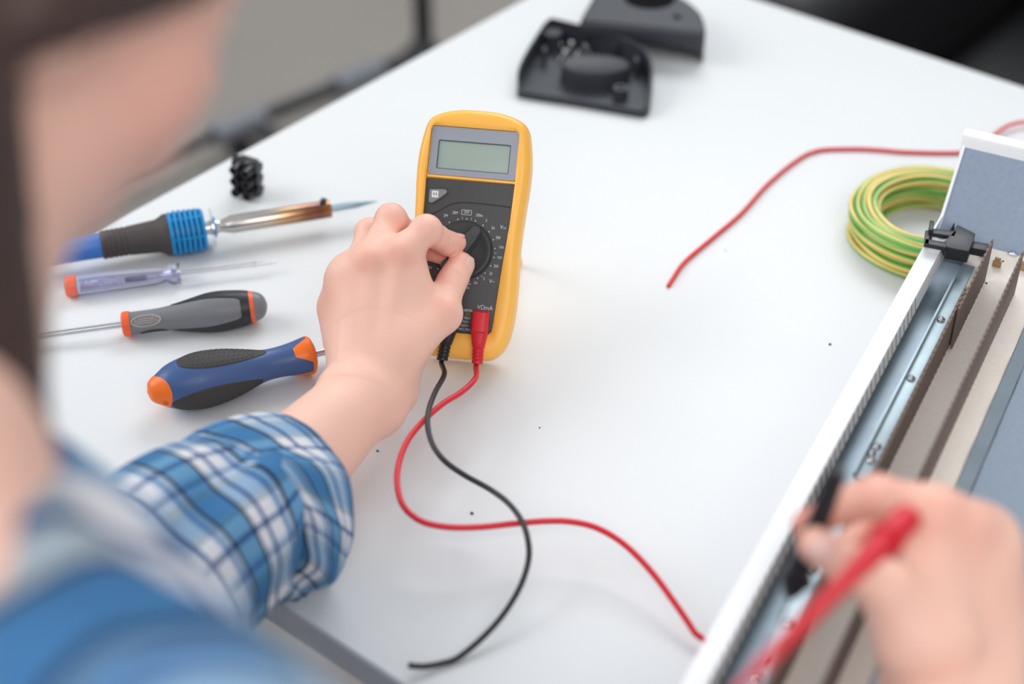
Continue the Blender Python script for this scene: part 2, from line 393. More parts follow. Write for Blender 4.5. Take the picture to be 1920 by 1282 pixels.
for w_, ins in ((-30, 8), (-29.6, 4), (-28, 1.8), (-25, .6), (-20, 0), (-9, 0), (-6, .5), (-3.2, 1.6), (-1.4, 3.2), (-.4, 5.2)):
    rings.append((offset_poly(out, ins), w_))
md = .35 * offset_poly(out, 5.2) + .65 * inn
rings.append((md, -.6)); rings.append((offset_poly(inn, -1.0), -1.2)); rings.append((inn, -1.7)); rings.append((offset_poly(inn, .15), -4.2))
vs = []; fs = []
for p, w_ in rings: vs += [(q[0] * .001, q[1] * .001, w_ * .001) for q in p]
for i in range(len(rings) - 1):
    for k in range(N_): j = (k + 1) % N_; fs.append((i * N_ + k, i * N_ + j, (i + 1) * N_ + j, (i + 1) * N_ + k))
fs.append(tuple(range(N_ - 1, -1, -1))); fs.append(tuple((len(rings) - 1) * N_ + k for k in range(N_)))
mesh_obj('holster', vs, fs, M['yellow'], mm, True, 'amber yellow holster', 50)
s_ = .001
# yellow bar under the display
MB().add(*prism([(-38.6 * s_, 131.6 * s_), (27.4 * s_, 131.4 * s_), (27.4 * s_, 133.2 * s_), (-38.6 * s_, 133.4 * s_)], -.0041, -.0018, .0003)).build('cross_bar', M['yellow'], mm, label='thin yellow bar')
# charcoal face plate
fp = [(x, y) for x, y in inn if y < 131]
fp = offset_poly([(CU - .8 + 33.0, 131.3)] + [(x, y) for x, y in inn if y < 131] + [(CU - .8 - 33.0, 131.3)], .35) * s_
MB().add(*prism([tuple(p) for p in fp], -.0041, -.0026, .0003)).build('face_plate', M['face'], mm)
# display bezel: frame with an opening
bo = round_rect(-38.2 * s_, 27.2 * s_, 133.7 * s_, 169.8 * s_, .0018, 5); bi = round_rect(-32.6 * s_, 21.6 * s_, 138.3 * s_, 159.9 * s_, .0012, 5)
MB().add(*ring_prism(bo, bi, -.0041, -.0024)).build('display_bezel', M['bezel'], mm, label='grey display frame')
MB().add(*ring_prism(bi, [tuple(p) for p in offset_poly(bi, .0007)], -.0041, -.0033)).build('display_rim', M['lcdedge'], mm)
MB().add(*box(-32.7 * s_, 21.7 * s_, 138.2 * s_, 160 * s_, -.0041, -.0038)).build('display', M['lcd'], mm, smooth=False, label='blank grey-green liquid crystal display')
FZ = -.0026
# engraved line and hold button
cl = crom([(-38.5, 104), (-34, 103.9), (-29, 106), (-24, 109.5), (-18, 113), (-11, 114.6), (-2, 115), (10, 114.8), (26.2, 114.2)], 6)
MB().add(*tube([(x * s_, y * s_, FZ) for x, y in cl], .00038, 8)).build('engraved_line', M['ink'], mm)
hb = [(-35.6, 122.6), (-23.2, 123.4), (-22.0, 121.0), (-27.5, 116), (-33, 112.1), (-35.4, 112.8)]
hp = round_poly([(x * s_, y * s_) for x, y in hb], [.0015, .0015, .0015, .002, .0015, .0012])
MB().add(*prism([tuple(p) for p in offset_poly(hp, -.0007)], -.0027, FZ + .0001)).build('button_well', M['ink'], mm)
hbt = MB().add(*prism(hp, -.0027, FZ + .0012, .0005)).build('hold_button', M['btn'], mm, label='grey hold button')
q = MB().add(*box(-33.4 * s_, -28.6 * s_, 116.6 * s_, 121.5 * s_, FZ + .0011, FZ + .00125)).build('button_print', M['white'], hbt, smooth=False)
MB().add(*text_mesh('H', -31.0 * s_, 119.0 * s_, .0042, FZ + .0013)).build('button_letter', M['ink'], hbt, smooth=False, label='letter H')
# dial
DC = (-5.8 * s_, 79.6 * s_); RD = .0212
dv_, df_ = lathe([(0, RD + .0008), (.0007, RD + .0008), (.0007, RD + .0001)], 96, 'z')
MB().add(dv_, df_, Matrix.Translation((DC[0], DC[1], FZ))).build('dial_well', M['ink'], mm)
dl = MB().add(*lathe([(0, RD), (.0022, RD), (.0032, RD - .0006), (.0036, RD - .0016), (.0030, RD - .004), (.0026, RD - .010), (.0026, 0)], 96, 'z'), Matrix.Translation((DC[0], DC[1], FZ))).build('dial', M['dial'], mm, label='round black selector dial', sharp=45)
ang = math.radians(57); ca, sa = math.cos(ang), math.sin(ang)
kn = [(-19.6, -5), (-15, -6), (10, -5.6), (18.2, -3.9), (20.4, -1.0), (20.4, 1.0), (18.2, 3.9), (10, 5.6), (-15, 6), (-19.6, 5)]
bm = bmesh.new(); base = [bm.verts.new((x * s_, y * s_ * 1.1, 0)) for x, y in kn]; f = bm.faces.new(base)
r = bmesh.ops.extrude_face_region(bm, geom=[f])
for v in [g for g in r['geom'] if isinstance(g, bmesh.types.BMVert)]: v.co.z = .0115 - max(0, v.co.x - .004) * .28; v.co.y *= .80; v.co.x = v.co.x * 1.0
bmesh.ops.recalc_face_normals(bm, faces=bm.faces[:]); bmesh.ops.bevel(bm, geom=bm.edges[:], offset=.0006, segments=2, affect='EDGES')
rot = Matrix.Translation((DC[0], DC[1], FZ + .0025)) @ Matrix.Rotation(ang, 4, 'Z')
kb = MB().add(*bm_data(bm), rot).build('pointer_grip', M['dialr'], dl)
tri = [(11.5, -2.4), (11.5, 2.4), (17.2, 0)]; tri_i = [(12.3, -1.3), (12.3, 1.3), (15.5, 0)]
tm = MB(); tvs, tfs = ring_prism([(x * s_, y * s_) for x, y in tri], [(x * s_, y * s_) for x, y in tri_i], 0, .0002)
tvs = [(x, y, z + .0113 - max(0, x - .0037) * .30) for x, y, z in tvs]
tm.add(tvs, tfs, rot).build('arrow_mark', M['face'], dl, smooth=False)
# printed legend
tx = MB(); ZT = FZ + .0001
def T_(s, u, v, sz=2.9, sx=.82): tx.add(*text_mesh(s, u * s_, v * s_, sz * s_, ZT, sx=sx))
for s, u, v, *sz_ in (('2M', -21.6, 103.9), ('20M', -14.8, 106.6), ('OFF', -6.4, 107.6), ('200m', 3.4, 106.2), ('2', 8.8, 103.0), ('20', 14.3, 97.8), ('200', 18.8, 91.0), ('1000', 21.8, 84.2, 2.6, .72), ('750', 21.4, 76.4, 2.7), ('200', 19.4, 70.0), ('20', 16.2, 64.2), ('2', 11.6, 60.0), ('2m', 5.6, 56.6), ('20m', .2, 55.4), ('10A', -.4, 52.3), ('2m', -29.6, 64.8), ('MAX', 2.2, 30.0)): T_(s, u, v, *sz_)
T_('V', 20.6, 98.9, 4.0, .95); T_('V~', 17.6, 58.6, 4.0, .9)
tx.add(*box(21.9 * s_, 24.1 * s_, 98.6 * s_, 98.85 * s_, ZT, ZT + .00003))
for k in range(3): tx.add(*box((21.9 + k * .8) * s_, (22.4 + k * .8) * s_, 97.8 * s_, 98.05 * s_, ZT, ZT + .00003))
T_('VΩmA', 14.4, 38.8, 4.6, .9); T_('COM', -11.4, 38.2, 4.4, .9)
T_('750V~', 1.4, 27.2, 2.4); T_('1000V=', .6, 24.4, 2.4); T_('MAX 200mA', 1.5, 21.7, 2.4)
tx.add(*ring_prism(round_rect(-10.2 * s_, -2.6 * s_, 105.7 * s_, 109.5 * s_, .0006, 3), round_rect(-9.9 * s_, -2.9 * s_, 106.0 * s_, 109.2 * s_, .0004, 3), ZT, ZT + .00004))
tx.add(*ring_prism(round_rect(-.6 * s_, 4.8 * s_, 34.9 * s_, 36.6 * s_, .0006, 3), round_rect(-.3 * s_, 4.5 * s_, 35.2 * s_, 36.3 * s_, .0004, 3), ZT, ZT + .00004))
tx.add(*box(-4.5 * s_, 8 * s_, 35.6 * s_, 35.85 * s_, ZT, ZT + .00004))
for (u, v) in ((25.4, 84.4), (24.6, 76.5)):
    tx.add(*prism([(u * s_, (v + 1.4) * s_), ((u - .5) * s_, (v - .1) * s_), ((u + .1) * s_, (v) * s_), ((u - .1) * s_, (v - 1.4) * s_), ((u + .6) * s_, (v + .3) * s_), ((u + .05) * s_, (v + .2) * s_)], ZT, ZT + .00004))
for k in range(22):
    a_ = math.radians(90 - k * 360 / 22)
    if k in (0,) or True:
        cx, cy = DC[0] + (RD + .0021) * math.cos(a_), DC[1] + (RD + .0021) * math.sin(a_)
        tx.add(*prism([(cx + .0005 * math.cos(t * math.pi / 4), cy + .0005 * math.sin(t * math.pi / 4)) for t in range(8)], ZT, ZT + .00004))
for a_ in (98, 82, 0, -49):
    a_ = math.radians(a_); c_, s2 = math.cos(a_), math.sin(a_); r0, r1 = RD + .0016, RD + .0036
    tx.add(*prism([(DC[0] + r0 * c_ - .00012 * s2, DC[1] + r0 * s2 + .00012 * c_), (DC[0] + r0 * c_ + .00012 * s2, DC[1] + r0 * s2 - .00012 * c_), (DC[0] + r1 * c_ + .00012 * s2, DC[1] + r1 * s2 - .00012 * c_), (DC[0] + r1 * c_ - .00012 * s2, DC[1] + r1 * s2 + .00012 * c_)], ZT, ZT + .00004))
tx.build('printed_legend', M['print'], mm, smooth=False, label='pale grey printed range numbers and symbols')
wt = MB().add(*prism([(-.2 * s_, 31.6 * s_), (5 * s_, 31.6 * s_), (2.4 * s_, 36.0 * s_)], ZT, ZT + .00006)).build('warning_triangle', M['printy'], mm, smooth=False, label='dull yellow warning triangle')
MB().add(*text_mesh('!', 2.4 * s_, 33.2 * s_, .003, ZT + .0001)).build('warning_mark', M['ink'], wt, smooth=False)
for u in (13.2, -9.5, -27):
    MB().add(*lathe([(0, .0062), (.0012, .0062), (.0014, .0050), (.0002, .0032), (.0002, 0)], 32, 'z'), Matrix.Translation((u * s_, 29.2 * s_, FZ))).build('socket', M['ink'], mm)
# folding stand at the back
ks = MB(); P0 = ML(CU, 128, -30); hgt = P0[2] - T
foot = V(P0[0], P0[1], T) + V(-EN[0], -EN[1], 0) / np.linalg.norm(EN[:2]) * .045
for s in (-1, 1):
    a_ = W2L(mm, [P0 + EX * .022 * s, foot + EX * .026 * s + V(0, 0, .0028)]); ks.add(*tube(a_, .0028))
a_ = W2L(mm, [foot - EX * .027 + V(0, 0, .0028), foot + EX * .027 + V(0, 0, .0028)]); ks.add(*tube(a_, .0028)); ks.build('folding_stand', M['yellow'], mm)

# ---------------------------------------------------------------- test leads
def plug(parent, u0, colour, name='plug', u1=None, lean=0.0):
    # lofted sections down the face, in the meter's frame, expressed in the parent's frame
    secs = [(36.4, 4.0, 4.0, 1.5, 3), (36.2, 5.6, 7.5, 1, 3), (34.5, 6.2, 12.2, .2, 3.5), (27, 6.3, 12.8, .2, 3.5), (20.5, 6.2, 12.8, .3, 3.5), (19.6, 6.0, 11.6, .3, 3.2), (13, 5.0, 11.0, 1.2, 2.6), (9.0, 4.4, 10.5, 1.8, 2.3)]
    yb = 9.0
    for k in range(4):
        secs += [(yb - .2, 4.3, 10.4, 1.9, 2.1), (yb - .8, 3.7, 9.8, 2.4, 2.1), (yb - 1.2, 3.7, 9.8, 2.4, 2.1), (yb - 1.7, 4.2, 10.3, 1.9, 2.1)]; yb -= 2.7
    secs += [(-2.6, 4.1, 10.2, 2.0, 2.1), (-2.8, 2.2, 8.5, 4, 2)]
    seg = 32; vs = []
    for (v, hw, top, bot, pw) in secs:
        t = (36 - v) / 39; uc = u0 + lean * max(0, t - .3); zc = (top + bot) / 2; hh = (top - bot) / 2
        for k in range(seg):
            a = 2 * math.pi * k / seg; c, s = math.cos(a), math.sin(a); e = 2 / pw
            x = math.copysign(abs(c) ** e, c) * hw; z = math.copysign(abs(s) ** e, s) * hh
            vs.append(ML(uc + x, v, zc + z - 2.6))
    fs = []
    for i in range(len(secs) - 1):
        for k in range(seg): j = (k + 1) % seg; fs.append((i * seg + k, (i + 1) * seg + k, (i + 1) * seg + j, i * seg + j))
    fs += [tuple(range(seg)), tuple((len(secs) - 1) * seg + k for k in range(seg - 1, -1, -1))]
    o = mesh_obj(name, W2L(parent, vs), fs, colour, parent, True, None, 40)
    pn = MB().add(*tube(W2L(parent, [ML(u0, 29.2, 2), ML(u0, 29.2, -2.3)]), .0021)).build('pin', M['chrome'], o)
    return ML(u0 + lean * .7, -1.5, 3.4)

def probe(parent, a, b, col, prof, guard, needle=None):
    ax = b - a; ln = np.linalg.norm(ax); fr = frame(a, ax, V(0, 0, 1))
    fr = parent.matrix_world.inverted() @ fr
    h = MB().add(*lathe([(x * ln, r) for x, r in prof], 28), fr).build('probe_handle', col, parent)
    MB().add(*lathe([((guard - .02) * ln, .004), ((guard - .015) * ln, .0085), ((guard + .005) * ln, .0085), ((guard + .01) * ln, .004)], 28), fr).build('finger_guard', col, h)
    if needle: MB().add(*lathe([(ln, .0011), (ln + needle - .004, .0011), (ln + needle, .0002)], 14), fr).build('needle', M['chrome'], h, label='steel needle')

rl = thing('red_test_lead', 'red multimeter test lead plugged into the meter and curving over the table to the box', 'test lead', Matrix.Translation(Vector(ML(13, 29, 0))))
st_ = plug(rl, 12.9, M['red'], lean=1.2)
red_px = [(892, 708, .783), (868, 733, .786), (830, 757, .789), (795, 788, .790), (765, 825, .790), (748, 868, .789), (745, 910, .788), (757, 949, .786), (790, 977, .784), (840, 988, .782), (900, 988, .780), (960, 982, .778), (1020, 977, .778), (1070, 978, .778), (1120, 990, .777), (1170, 1020, .774), (1220, 1070, .769), (1265, 1130, .763), (1300, 1182, .758), (1325, 1230, .7545)]
path = [st_, ML(13.0, -5, 3.0)] + [PL(*q) for q in red_px]
CE = V(-.4558, -.8901, 0); CG = V(.8901, -.4558, 0); CA0 = PL(1735, 455, .826)
def CS(s, g, z): return V(CA0[0], CA0[1], 0) + CE * s * .001 + CG * g * .001 + V(0, 0, z)
path += [CS(470, -8, .756), CS(545, -10, .765), CS(590, -12, .80)]
probe_a, probe_b = U(1408, 1268, .665), U(1706, 966, .752)
path += [CS(585, 0, .852), U(1180, 1480, .64), U(1290, 1390, .65), U(1372, 1304, .662), probe_a]
MB().add(*tube(W2L(rl, crom(path, 10)), .00205, 14)).build('cable', M['red'], rl)
probe(rl, probe_a, probe_b, M['red'], [(0, .0024), (.05, .0032), (.3, .0038), (.55, .0044), (.8, .0062), (.92, .0074), (.99, .0070), (1.0, .004)], .84)

bl = thing('black_test_lead', 'black multimeter test lead curling down the table from the meter', 'test lead', Matrix.Translation(Vector(ML(-9, 29, 0))))
st_ = plug(bl, -9.2, M['black'], lean=-4.5)
blk_px = [(833, 702, .786), (816, 735, .794), (804, 768, .797), (802, 800, .797), (812, 835, .795), (835, 865, .792), (870, 890, .786), (920, 918, .784), (955, 945, .786), (980, 980, .7855), (991, 1020, .782), (990, 1055, .774), (975, 1100, .769), (945, 1150, .763), (905, 1195, .757), (860, 1232, .7530), (830, 1243, .7528), (795, 1249, .7545), (766, 1247, .757)]
MB().add(*tube(W2L(bl, crom([st_, ML(-12.6, -5, 3.0)] + [PL(*q) for q in blk_px], 10)), .0019, 14)).build('cable', M['black'], bl)
bp_ = thing('black_test_probe', 'black test probe pinched between thumb and finger over the metal box', 'test probe', Matrix.Translation(Vector(U(1520, 990, .79))))
probe(bp_, U(1572, 880, .772), U(1480, 1118, .812), M['black'], [(0, .0036), (.05, .0048), (.5, .0056), (.8, .0062), (.93, .0060), (1.0, .003)], .86, .022)

# ---------------------------------------------------------------- small tools
def axis_thing(name, label, cat, pa, pb, group=None):     # local X runs from pa to pb
    t = thing(name, label, cat, frame(pa, pb - pa, V(0, 0, 1)), group); return t, float(np.linalg.norm(pb - pa))
def patch(x0, x1, a0, wf, rfun, off, nx=40, na=20, ramp=.12):       # raised inlay on a lathed body
    vs = []; fs = []
    for i in range(nx + 1):
        t = i / nx; x = x0 + (x1 - x0) * t; w = wf(t)
        for k in range(na + 1):
            q = -1 + 2 * k / na; a = a0 + w * q
            ed = min(1, (1 - abs(q)) / ramp, t / ramp * 2, (1 - t) / ramp * 2); r = rfun(x) + off * (ed * (2 - ed)) - .0002
            vs.append((x, r * math.cos(a), r * math.sin(a)))
    for i in range(nx):
        for k in range(na): b = i * (na + 1) + k; fs.append((b, b + 1, b + na + 2, b + na + 1))
    return vs, fs
def rprof(pr): 
    xs = [p[0] for p in pr]; rs = [p[1] for p in pr]; c = crom(pr, 8)
    return lambda x: float(np.interp(x, c[:, 0], c[:, 1])), c

# soldering iron: origin at the finned collar's left face
pa = PL(318, 439, T + .0185); pb = PL(708, 377, T + .0185)
si, LN = axis_thing('soldering_iron', 'soldering iron with a bright blue finned collar and copper tinted barrel', 'soldering iron', pa, pb)
ln = lambda x: float((PL(x, 439 - (x - 318) * 62 / 390, T + .0185) - pa) @ ((pb - pa) / LN))
MB().add(*lathe([(ln(60), .008), (ln(80), .0095), (ln(188), .0104), (ln(192), .0100)], 32)).build('handle', M['hose'], si, label='blue plastic handle end')
g = [(ln(190), .0112), (ln(190) + .001, .0118)]
x_ = ln(190) + .003
for k in range(5): g += [(x_, .0118), (x_ + .0006, .0113), (x_ + .0014, .0113), (x_ + .002, .0118)]; x_ += .004
g += [(ln(270), .0128), (ln(295), .0136), (ln(303), .0152), (ln(309), .0168), (ln(316), .0172), (0, .0168)]
MB().add(*lathe(g, 40)).build('rubber_grip', M['grip'], si, label='warm black rubber grip')
fc = MB(); xe = ln(384); fc.add(*lathe([(-.0002, .0150), (.0, .0172), (.002, .0178), (.0028, .0176), (.003, .0125), (xe - .0035, .0118), (xe - .003, .0165), (xe - .0015, .0168), (xe, .0155), (xe, .004)], 40))
nfin = 5
for k in range(nfin): 
    x = .0045 + k * (xe - .0075) / nfin
    fc.add(*lathe([(x, .0118), (x, .0182 - k * .0002), (x + .0010, .0186 - k * .0002), (x + .0025, .0184 - k * .0002), (x + .0025, .0118)], 40))
for k in range(6):
    a = math.pi * 2 * k / 6; fc.add(*box(.001, xe - .001, .010, .0170, -.0010, .0010), Matrix.Rotation(a + .3, 4, 'X'))
fc.build('finned_collar', M['ironblue'], si)
MB().add(*lathe([(xe - .001, .0052), (ln(394), .0052), (ln(394), .0062), (ln(408), .0058), (ln(413), .0045), (ln(424), .0045)], 30)).build('neck', M['steel'], si)
MB().add(*lathe([(ln(397), .006), (ln(397), .0155), (ln(397) + .0008, .0155), (ln(397) + .0008, .006)], 40)).build('shield_disc', M['chrome'], si, label='polished steel disc')
MB().add(*lathe([(ln(398) + .0005, .006), (ln(398) + .0005, .0085), (ln(404), .0085), (ln(404), .006)], 30)).build('blue_ring', M['ironblue'], si, label='blue plastic ring')
bo = thing  # (name kept free)
x0 = ln(411)
brl = MB().add(*lathe([(0, .0045), (.004, .0056), (.0105, .0076), (ln(618) - x0, .0074), (ln(620) - x0, .0070), (ln(620) - x0, .003)], 36)).build('barrel', M['barrel'], si, label='heat tinted metal barrel'); brl.location = (x0, 0, 0)
MB().add(*lathe([(-.0035, .002), (.0015, .0028), (.003, .0028), (.0034, .0022), (.0034, 0)], 20, 'z'), Matrix.Translation((ln(608), .0068, 0)) @ Matrix.Rotation(-math.pi / 2, 4, 'X')).build('set_screw', M['ink'], si)
tp = MB().add(*lathe([(ln(618), .0031), (ln(655), .0030), (ln(668), .0030), (ln(700), .0009), (LN, .0003)], 20)).build('tip', M['tip'], si, label='blued steel tip')

# clear voltage tester screwdriver
pa = PL(121, 538, T + .0087); pb = PL(518, 490.5, T + .0087)
vt, LN = axis_thing('voltage_tester', 'slim clear plastic tester screwdriver with an orange cap beside the soldering iron', 'screwdriver', pa, pb)
ln2 = lambda x, pa=pa, pb=pb, LN=LN: float((PL(x, 538 - (x - 121) * 47.5 / 397, T + .0087) - pa) @ ((pb - pa) / LN))
MB().add(*lathe([(0, .006), (.0008, .0078), (.002, .0086), (ln2(144), .0086), (ln2(144), .004)], 32)).build('end_cap', M['orcap'], vt, label='translucent orange cap')
hexf = lambda x, a: 1 + .03 * math.cos(6 * a)
hd = [(ln2(145), .0079), (ln2(150), .0083), (ln2(200), .0080), (ln2(235), .0078), (ln2(290), .0070), (ln2(312), .0056), (ln2(320), .0080), (ln2(326), .0086), (ln2(332), .0070), (ln2(335), .0084), (ln2(338), .0084)]
hi = [(ln2(338) - .001, .0022), (ln2(300), .0024), (ln2(200), .0036), (ln2(150), .0036)]
MB().add(*lathe(hd + hi, 36, rf=None)).build('clear_handle', M['clear'], vt, label='clear lilac plastic handle', sharp=50)
sp = []
for k in range(140): t = k / 139; a = t * 2 * math.pi * 7; sp.append((ln2(152) + (ln2(188) - ln2(152)) * t, .0024 * math.cos(a), .0024 * math.sin(a)))
MB().add(*tube(sp, .00035, 6)).build('spring', M['steel'], vt)
MB().add(*lathe([(ln2(190), .0012), (ln2(194), .0026), (ln2(216), .0026), (ln2(222), .001), (ln2(232), .001)], 20)).build('neon_lamp', M['clearw'], vt)
MB().add(*lathe([(ln2(234), .0010), (ln2(236), .0021), (ln2(272), .0021), (ln2(276), .0010)], 20)).build('resistor', M['hgrey'], vt)
MB().add(*lathe([(ln2(276), .0014), (ln2(470), .0016), (ln2(476), .0016), (ln2(477), .0021), (ln2(479), .0021), (ln2(480), .0014), (ln2(508), .0012), (LN, .0006)], 20)).build('shaft', M['steel'], vt)
MB().add(*box(ln2(150), ln2(232), -.0084, -.0076, -.0022, -.0012)).build('clip_strip', M['brass'], vt)

# grey and black screwdriver with an orange collar and a window (shaft points left)
pa = PL(501, 571, T + .0150); pb = PL(229, 608.5, T + .0110)
gs, LN = axis_thing('screwdriver', 'grey and black screwdriver with orange rings and a clear oval window, shaft pointing left', 'screwdriver', pa, pb, 'screwdrivers on the table')
pr = [(0, .0015), (.0015, .006), (.005, .0098), (.012, .0122), (.022, .0140), (.034, .0152), (.045, .0148), (.058, .0124), (.070, .0101), (.082, .0088), (.096, .0087), (LN - .006, .0088)]
rf, cv = rprof(pr)
MB().add(*lathe([tuple(p) for p in cv] + [(LN - .006, .004)], 56)).build('handle', M['hgrey'], gs, label='mid grey plastic handle')
MB().add(*lathe([(.0100, rf(.010) - .0003), (.0100, rf(.010) + .0002), (.0130, rf(.013) + .0002), (.0130, rf(.013) - .0003)], 56)).build('end_ring', M['orange2'], gs, label='orange ring near the handle end')
MB().add(*lathe([(LN - .0065, .0086), (LN - .0064, .0096), (LN - .003, .0099), (LN - .0008, .0092), (LN, .0075), (LN, .002)], 40)).build('collar', M['orange2'], gs, label='orange collar')
MB().add(*lathe([(LN - .002, .0023), (LN + .09, .0023), (LN + .094, .0012)], 24)).build('shaft', M['steel'], gs)
# local Y/Z: find the angle that faces the camera
def cam_angle(o, x=.04):
    c = W2L(o, [CAMP])[0] - V(x, 0, 0); return math.atan2(c[2], c[1])
ac = cam_angle(gs)
el = lambda w: (lambda t: w * math.sqrt(max(0.0, 1 - (2 * t - 1) ** 2)) + .001)
gb = MB()
gb.add(*lathe([(.0132, rf(.0132) + .0003), (.0165, rf(.0165) + .00035), (.020, rf(.02) + .0001)], 56))
for sgn, x1, wd in ((1, .074, .62), (-1, .074, .62), (1, .1, 0)):
    if wd: gb.add(*patch(.014, x1, ac + sgn * 1.38, lambda t: (.86 * (1 - t) ** .5 + .5 * max(0, 1 - t / .16) ** 1.6) * (1 if t < .9 else max(0, (1 - t) / .1)) + .002, rf, .0006, ramp=.1))
gb.build('rubber_grip', M['hblack'], gs, label='black rubber grip')
wn = MB().add(*patch(.081, .102, ac + .05, el(.44), rf, .0011, 30, 16, .3)).build('window', M['clearw'], gs, label='clear oval window')
wf_ = MB()
ov = [(.0915 + .0108 * math.cos(2 * math.pi * k / 40), (rf(.0915) + .0004) * math.cos(ac + .05 + .46 * math.sin(2 * math.pi * k / 40)), (rf(.0915) + .0004) * math.sin(ac + .05 + .46 * math.sin(2 * math.pi * k / 40))) for k in range(41)]
MB().add(*tube(ov, .0007, 8, False)).build('window_rim', mat('pale_rim_plastic', srgb(168, 164, 162), .25), wn, label='pale oval rim')
MB().add(*patch(.0815, .1015, ac + .05, el(.42), rf, .0004, 30, 16, .2)).build('window_back', mat('warm_grey_inside', srgb(168, 152, 142), .4), wn)
for q in (-.2, .0, .2): wf_.add(*tube([(.0855, (rf(.0855) + .0002) * math.cos(ac + .05 + q), (rf(.0855) + .0002) * math.sin(ac + .05 + q)), (.0975, (rf(.1) + .0002) * math.cos(ac + .05 + q), (rf(.1) + .0002) * math.sin(ac + .05 + q))], .0006))
wf_.build('lamp_wire', M['steel'], wn)
MB().add(*patch(LN - .034, LN - .012, ac - 1.35, el(.5), rf, .0005, 24, 14)).build('thumb_inlay', M['rubber'], gs, label='dark rubber inlay')

# blue and orange screwdriver (shaft points right)
pa = PL(277, 735, T + .0213); pb = PL(587, 664, T + .0156)
bs, LN = axis_thing('screwdriver', 'blue screwdriver with dark rubber pads and bright orange ends, shaft under the hand', 'screwdriver', pa, pb, 'screwdrivers on the table')
dd = [(0, .0003), (.008, .011), (.03, .017), (.07, .0232), (.13, .0318), (.22, .0378), (.33, .0402), (.47, .0364), (.62, .0276), (.7, .0232), (.79, .0226), (.88, .0250), (.94, .0276), (.975, .0282)]
pr = [(t * LN, d / 2) for t, d in dd]; rf, cv = rprof(pr)
MB().add(*lathe([tuple(p) for p in cv] + [(.99 * LN, .0128), (.99 * LN, .004)], 64)).build('handle', M['blue'], bs, label='denim blue plastic handle')
ac = cam_angle(bs, .06)
# orange end cap with a slanting edge
def cap_patch(x_edge, x_end, n=72, m=14, off=.0004):
    vs = []; fs = []
    for k in range(n):
        a = 2 * math.pi * k / n; xe_ = x_edge(a)
        for i in range(m + 1):
            t = i / m; x = x_end + (xe_ - x_end) * t; r = rf(max(x, 0)) + (off if i < m else -.0004); vs.append((x, r * math.cos(a), r * math.sin(a)))
    for k in range(n):
        j = (k + 1) % n
        for i in range(m): fs.append((k * (m + 1) + i, j * (m + 1) + i, j * (m + 1) + i + 1, k * (m + 1) + i + 1))
    return vs, fs
ec = MB().add(*cap_patch(lambda a: LN * (.095 + .018 * math.cos(2 * (a - ac)) - .055 * math.cos(a - ac - 1.5) * -1 * .5), -.0003)).build('end_cap', M['orange'], bs, label='orange rounded end cap')
hl = V(.072 * LN, 0, 0); aa = ac + .95; MB().add(*lathe([(0, .0032), (.0008, .0026), (.0009, 0)], 20, 'z'), Matrix.Translation((.085 * LN, rf(.085 * LN) * math.cos(aa), rf(.085 * LN) * math.sin(aa))) @ Matrix.Rotation(aa - math.pi / 2, 4, 'X') @ Matrix.Scale(.6, 4, (0, 1, 0))).build('hanging_hole', mat('orange_shade_plastic', srgb(215, 88, 20), .5), ec)
fe = MB().add(*cap_patch(lambda a: LN * (.915 - .050 * max(-1, min(1, 1.6 * math.cos(3 * (a - ac + .35))))), .976 * LN))
fe.add(*lathe([(.9755 * LN, rf(.975 * LN) + .0004), (.988 * LN, .0136), (.995 * LN, .0122), (.995 * LN, .003)], 64)).build('front_collar', M['orange'], bs, label='orange scalloped collar')
MB().add(*lathe([(.99 * LN, .0105), (1.002 * LN, .0100), (1.006 * LN, .006), (1.006 * LN, .002)], 40)).build('ferrule', mat('violet_blue_plastic', srgb(50, 50, 140), .4), bs)
MB().add(*lathe([(.99 * LN, .0027), (LN + .085, .0027), (LN + .088, .0018)], 24)).build('shaft', M['chrome'], bs)
el2 = lambda w, p=.5: (lambda t: w * (4 * t * (1 - t)) ** p * (1.05 - .25 * t) + .001)
for sg, x0_, x1_, w_ in ((1.0, .105, .665, .72), (-.98, .18, .72, .72), (2.7, .13, .7, .5), (-2.6, .13, .7, .5)):
    dm = MB().add(*patch(x0_ * LN, x1_ * LN, ac + sg, el2(w_), rf, .0007, 60, 24, .10))
    for i in range(13):
        for k in range(5):
            t = .14 + .72 * (i + .5 * (k % 2)) / 13; q = (k - 2) / 3.0
            x = (x0_ + (x1_ - x0_) * t) * LN; a = ac + sg + el2(w_)(t) * q
            dm.add(*lathe([(0, .0009), (.00035, .0005), (.0004, 0)], 8, 'z'), Matrix.Translation((x, (rf(x) + .0004) * math.cos(a), (rf(x) + .0004) * math.sin(a))) @ Matrix.Rotation(a - math.pi / 2, 4, 'X'))
    dm.build('rubber_pad', M['rubber'], bs, label='dimpled dark rubber pad')

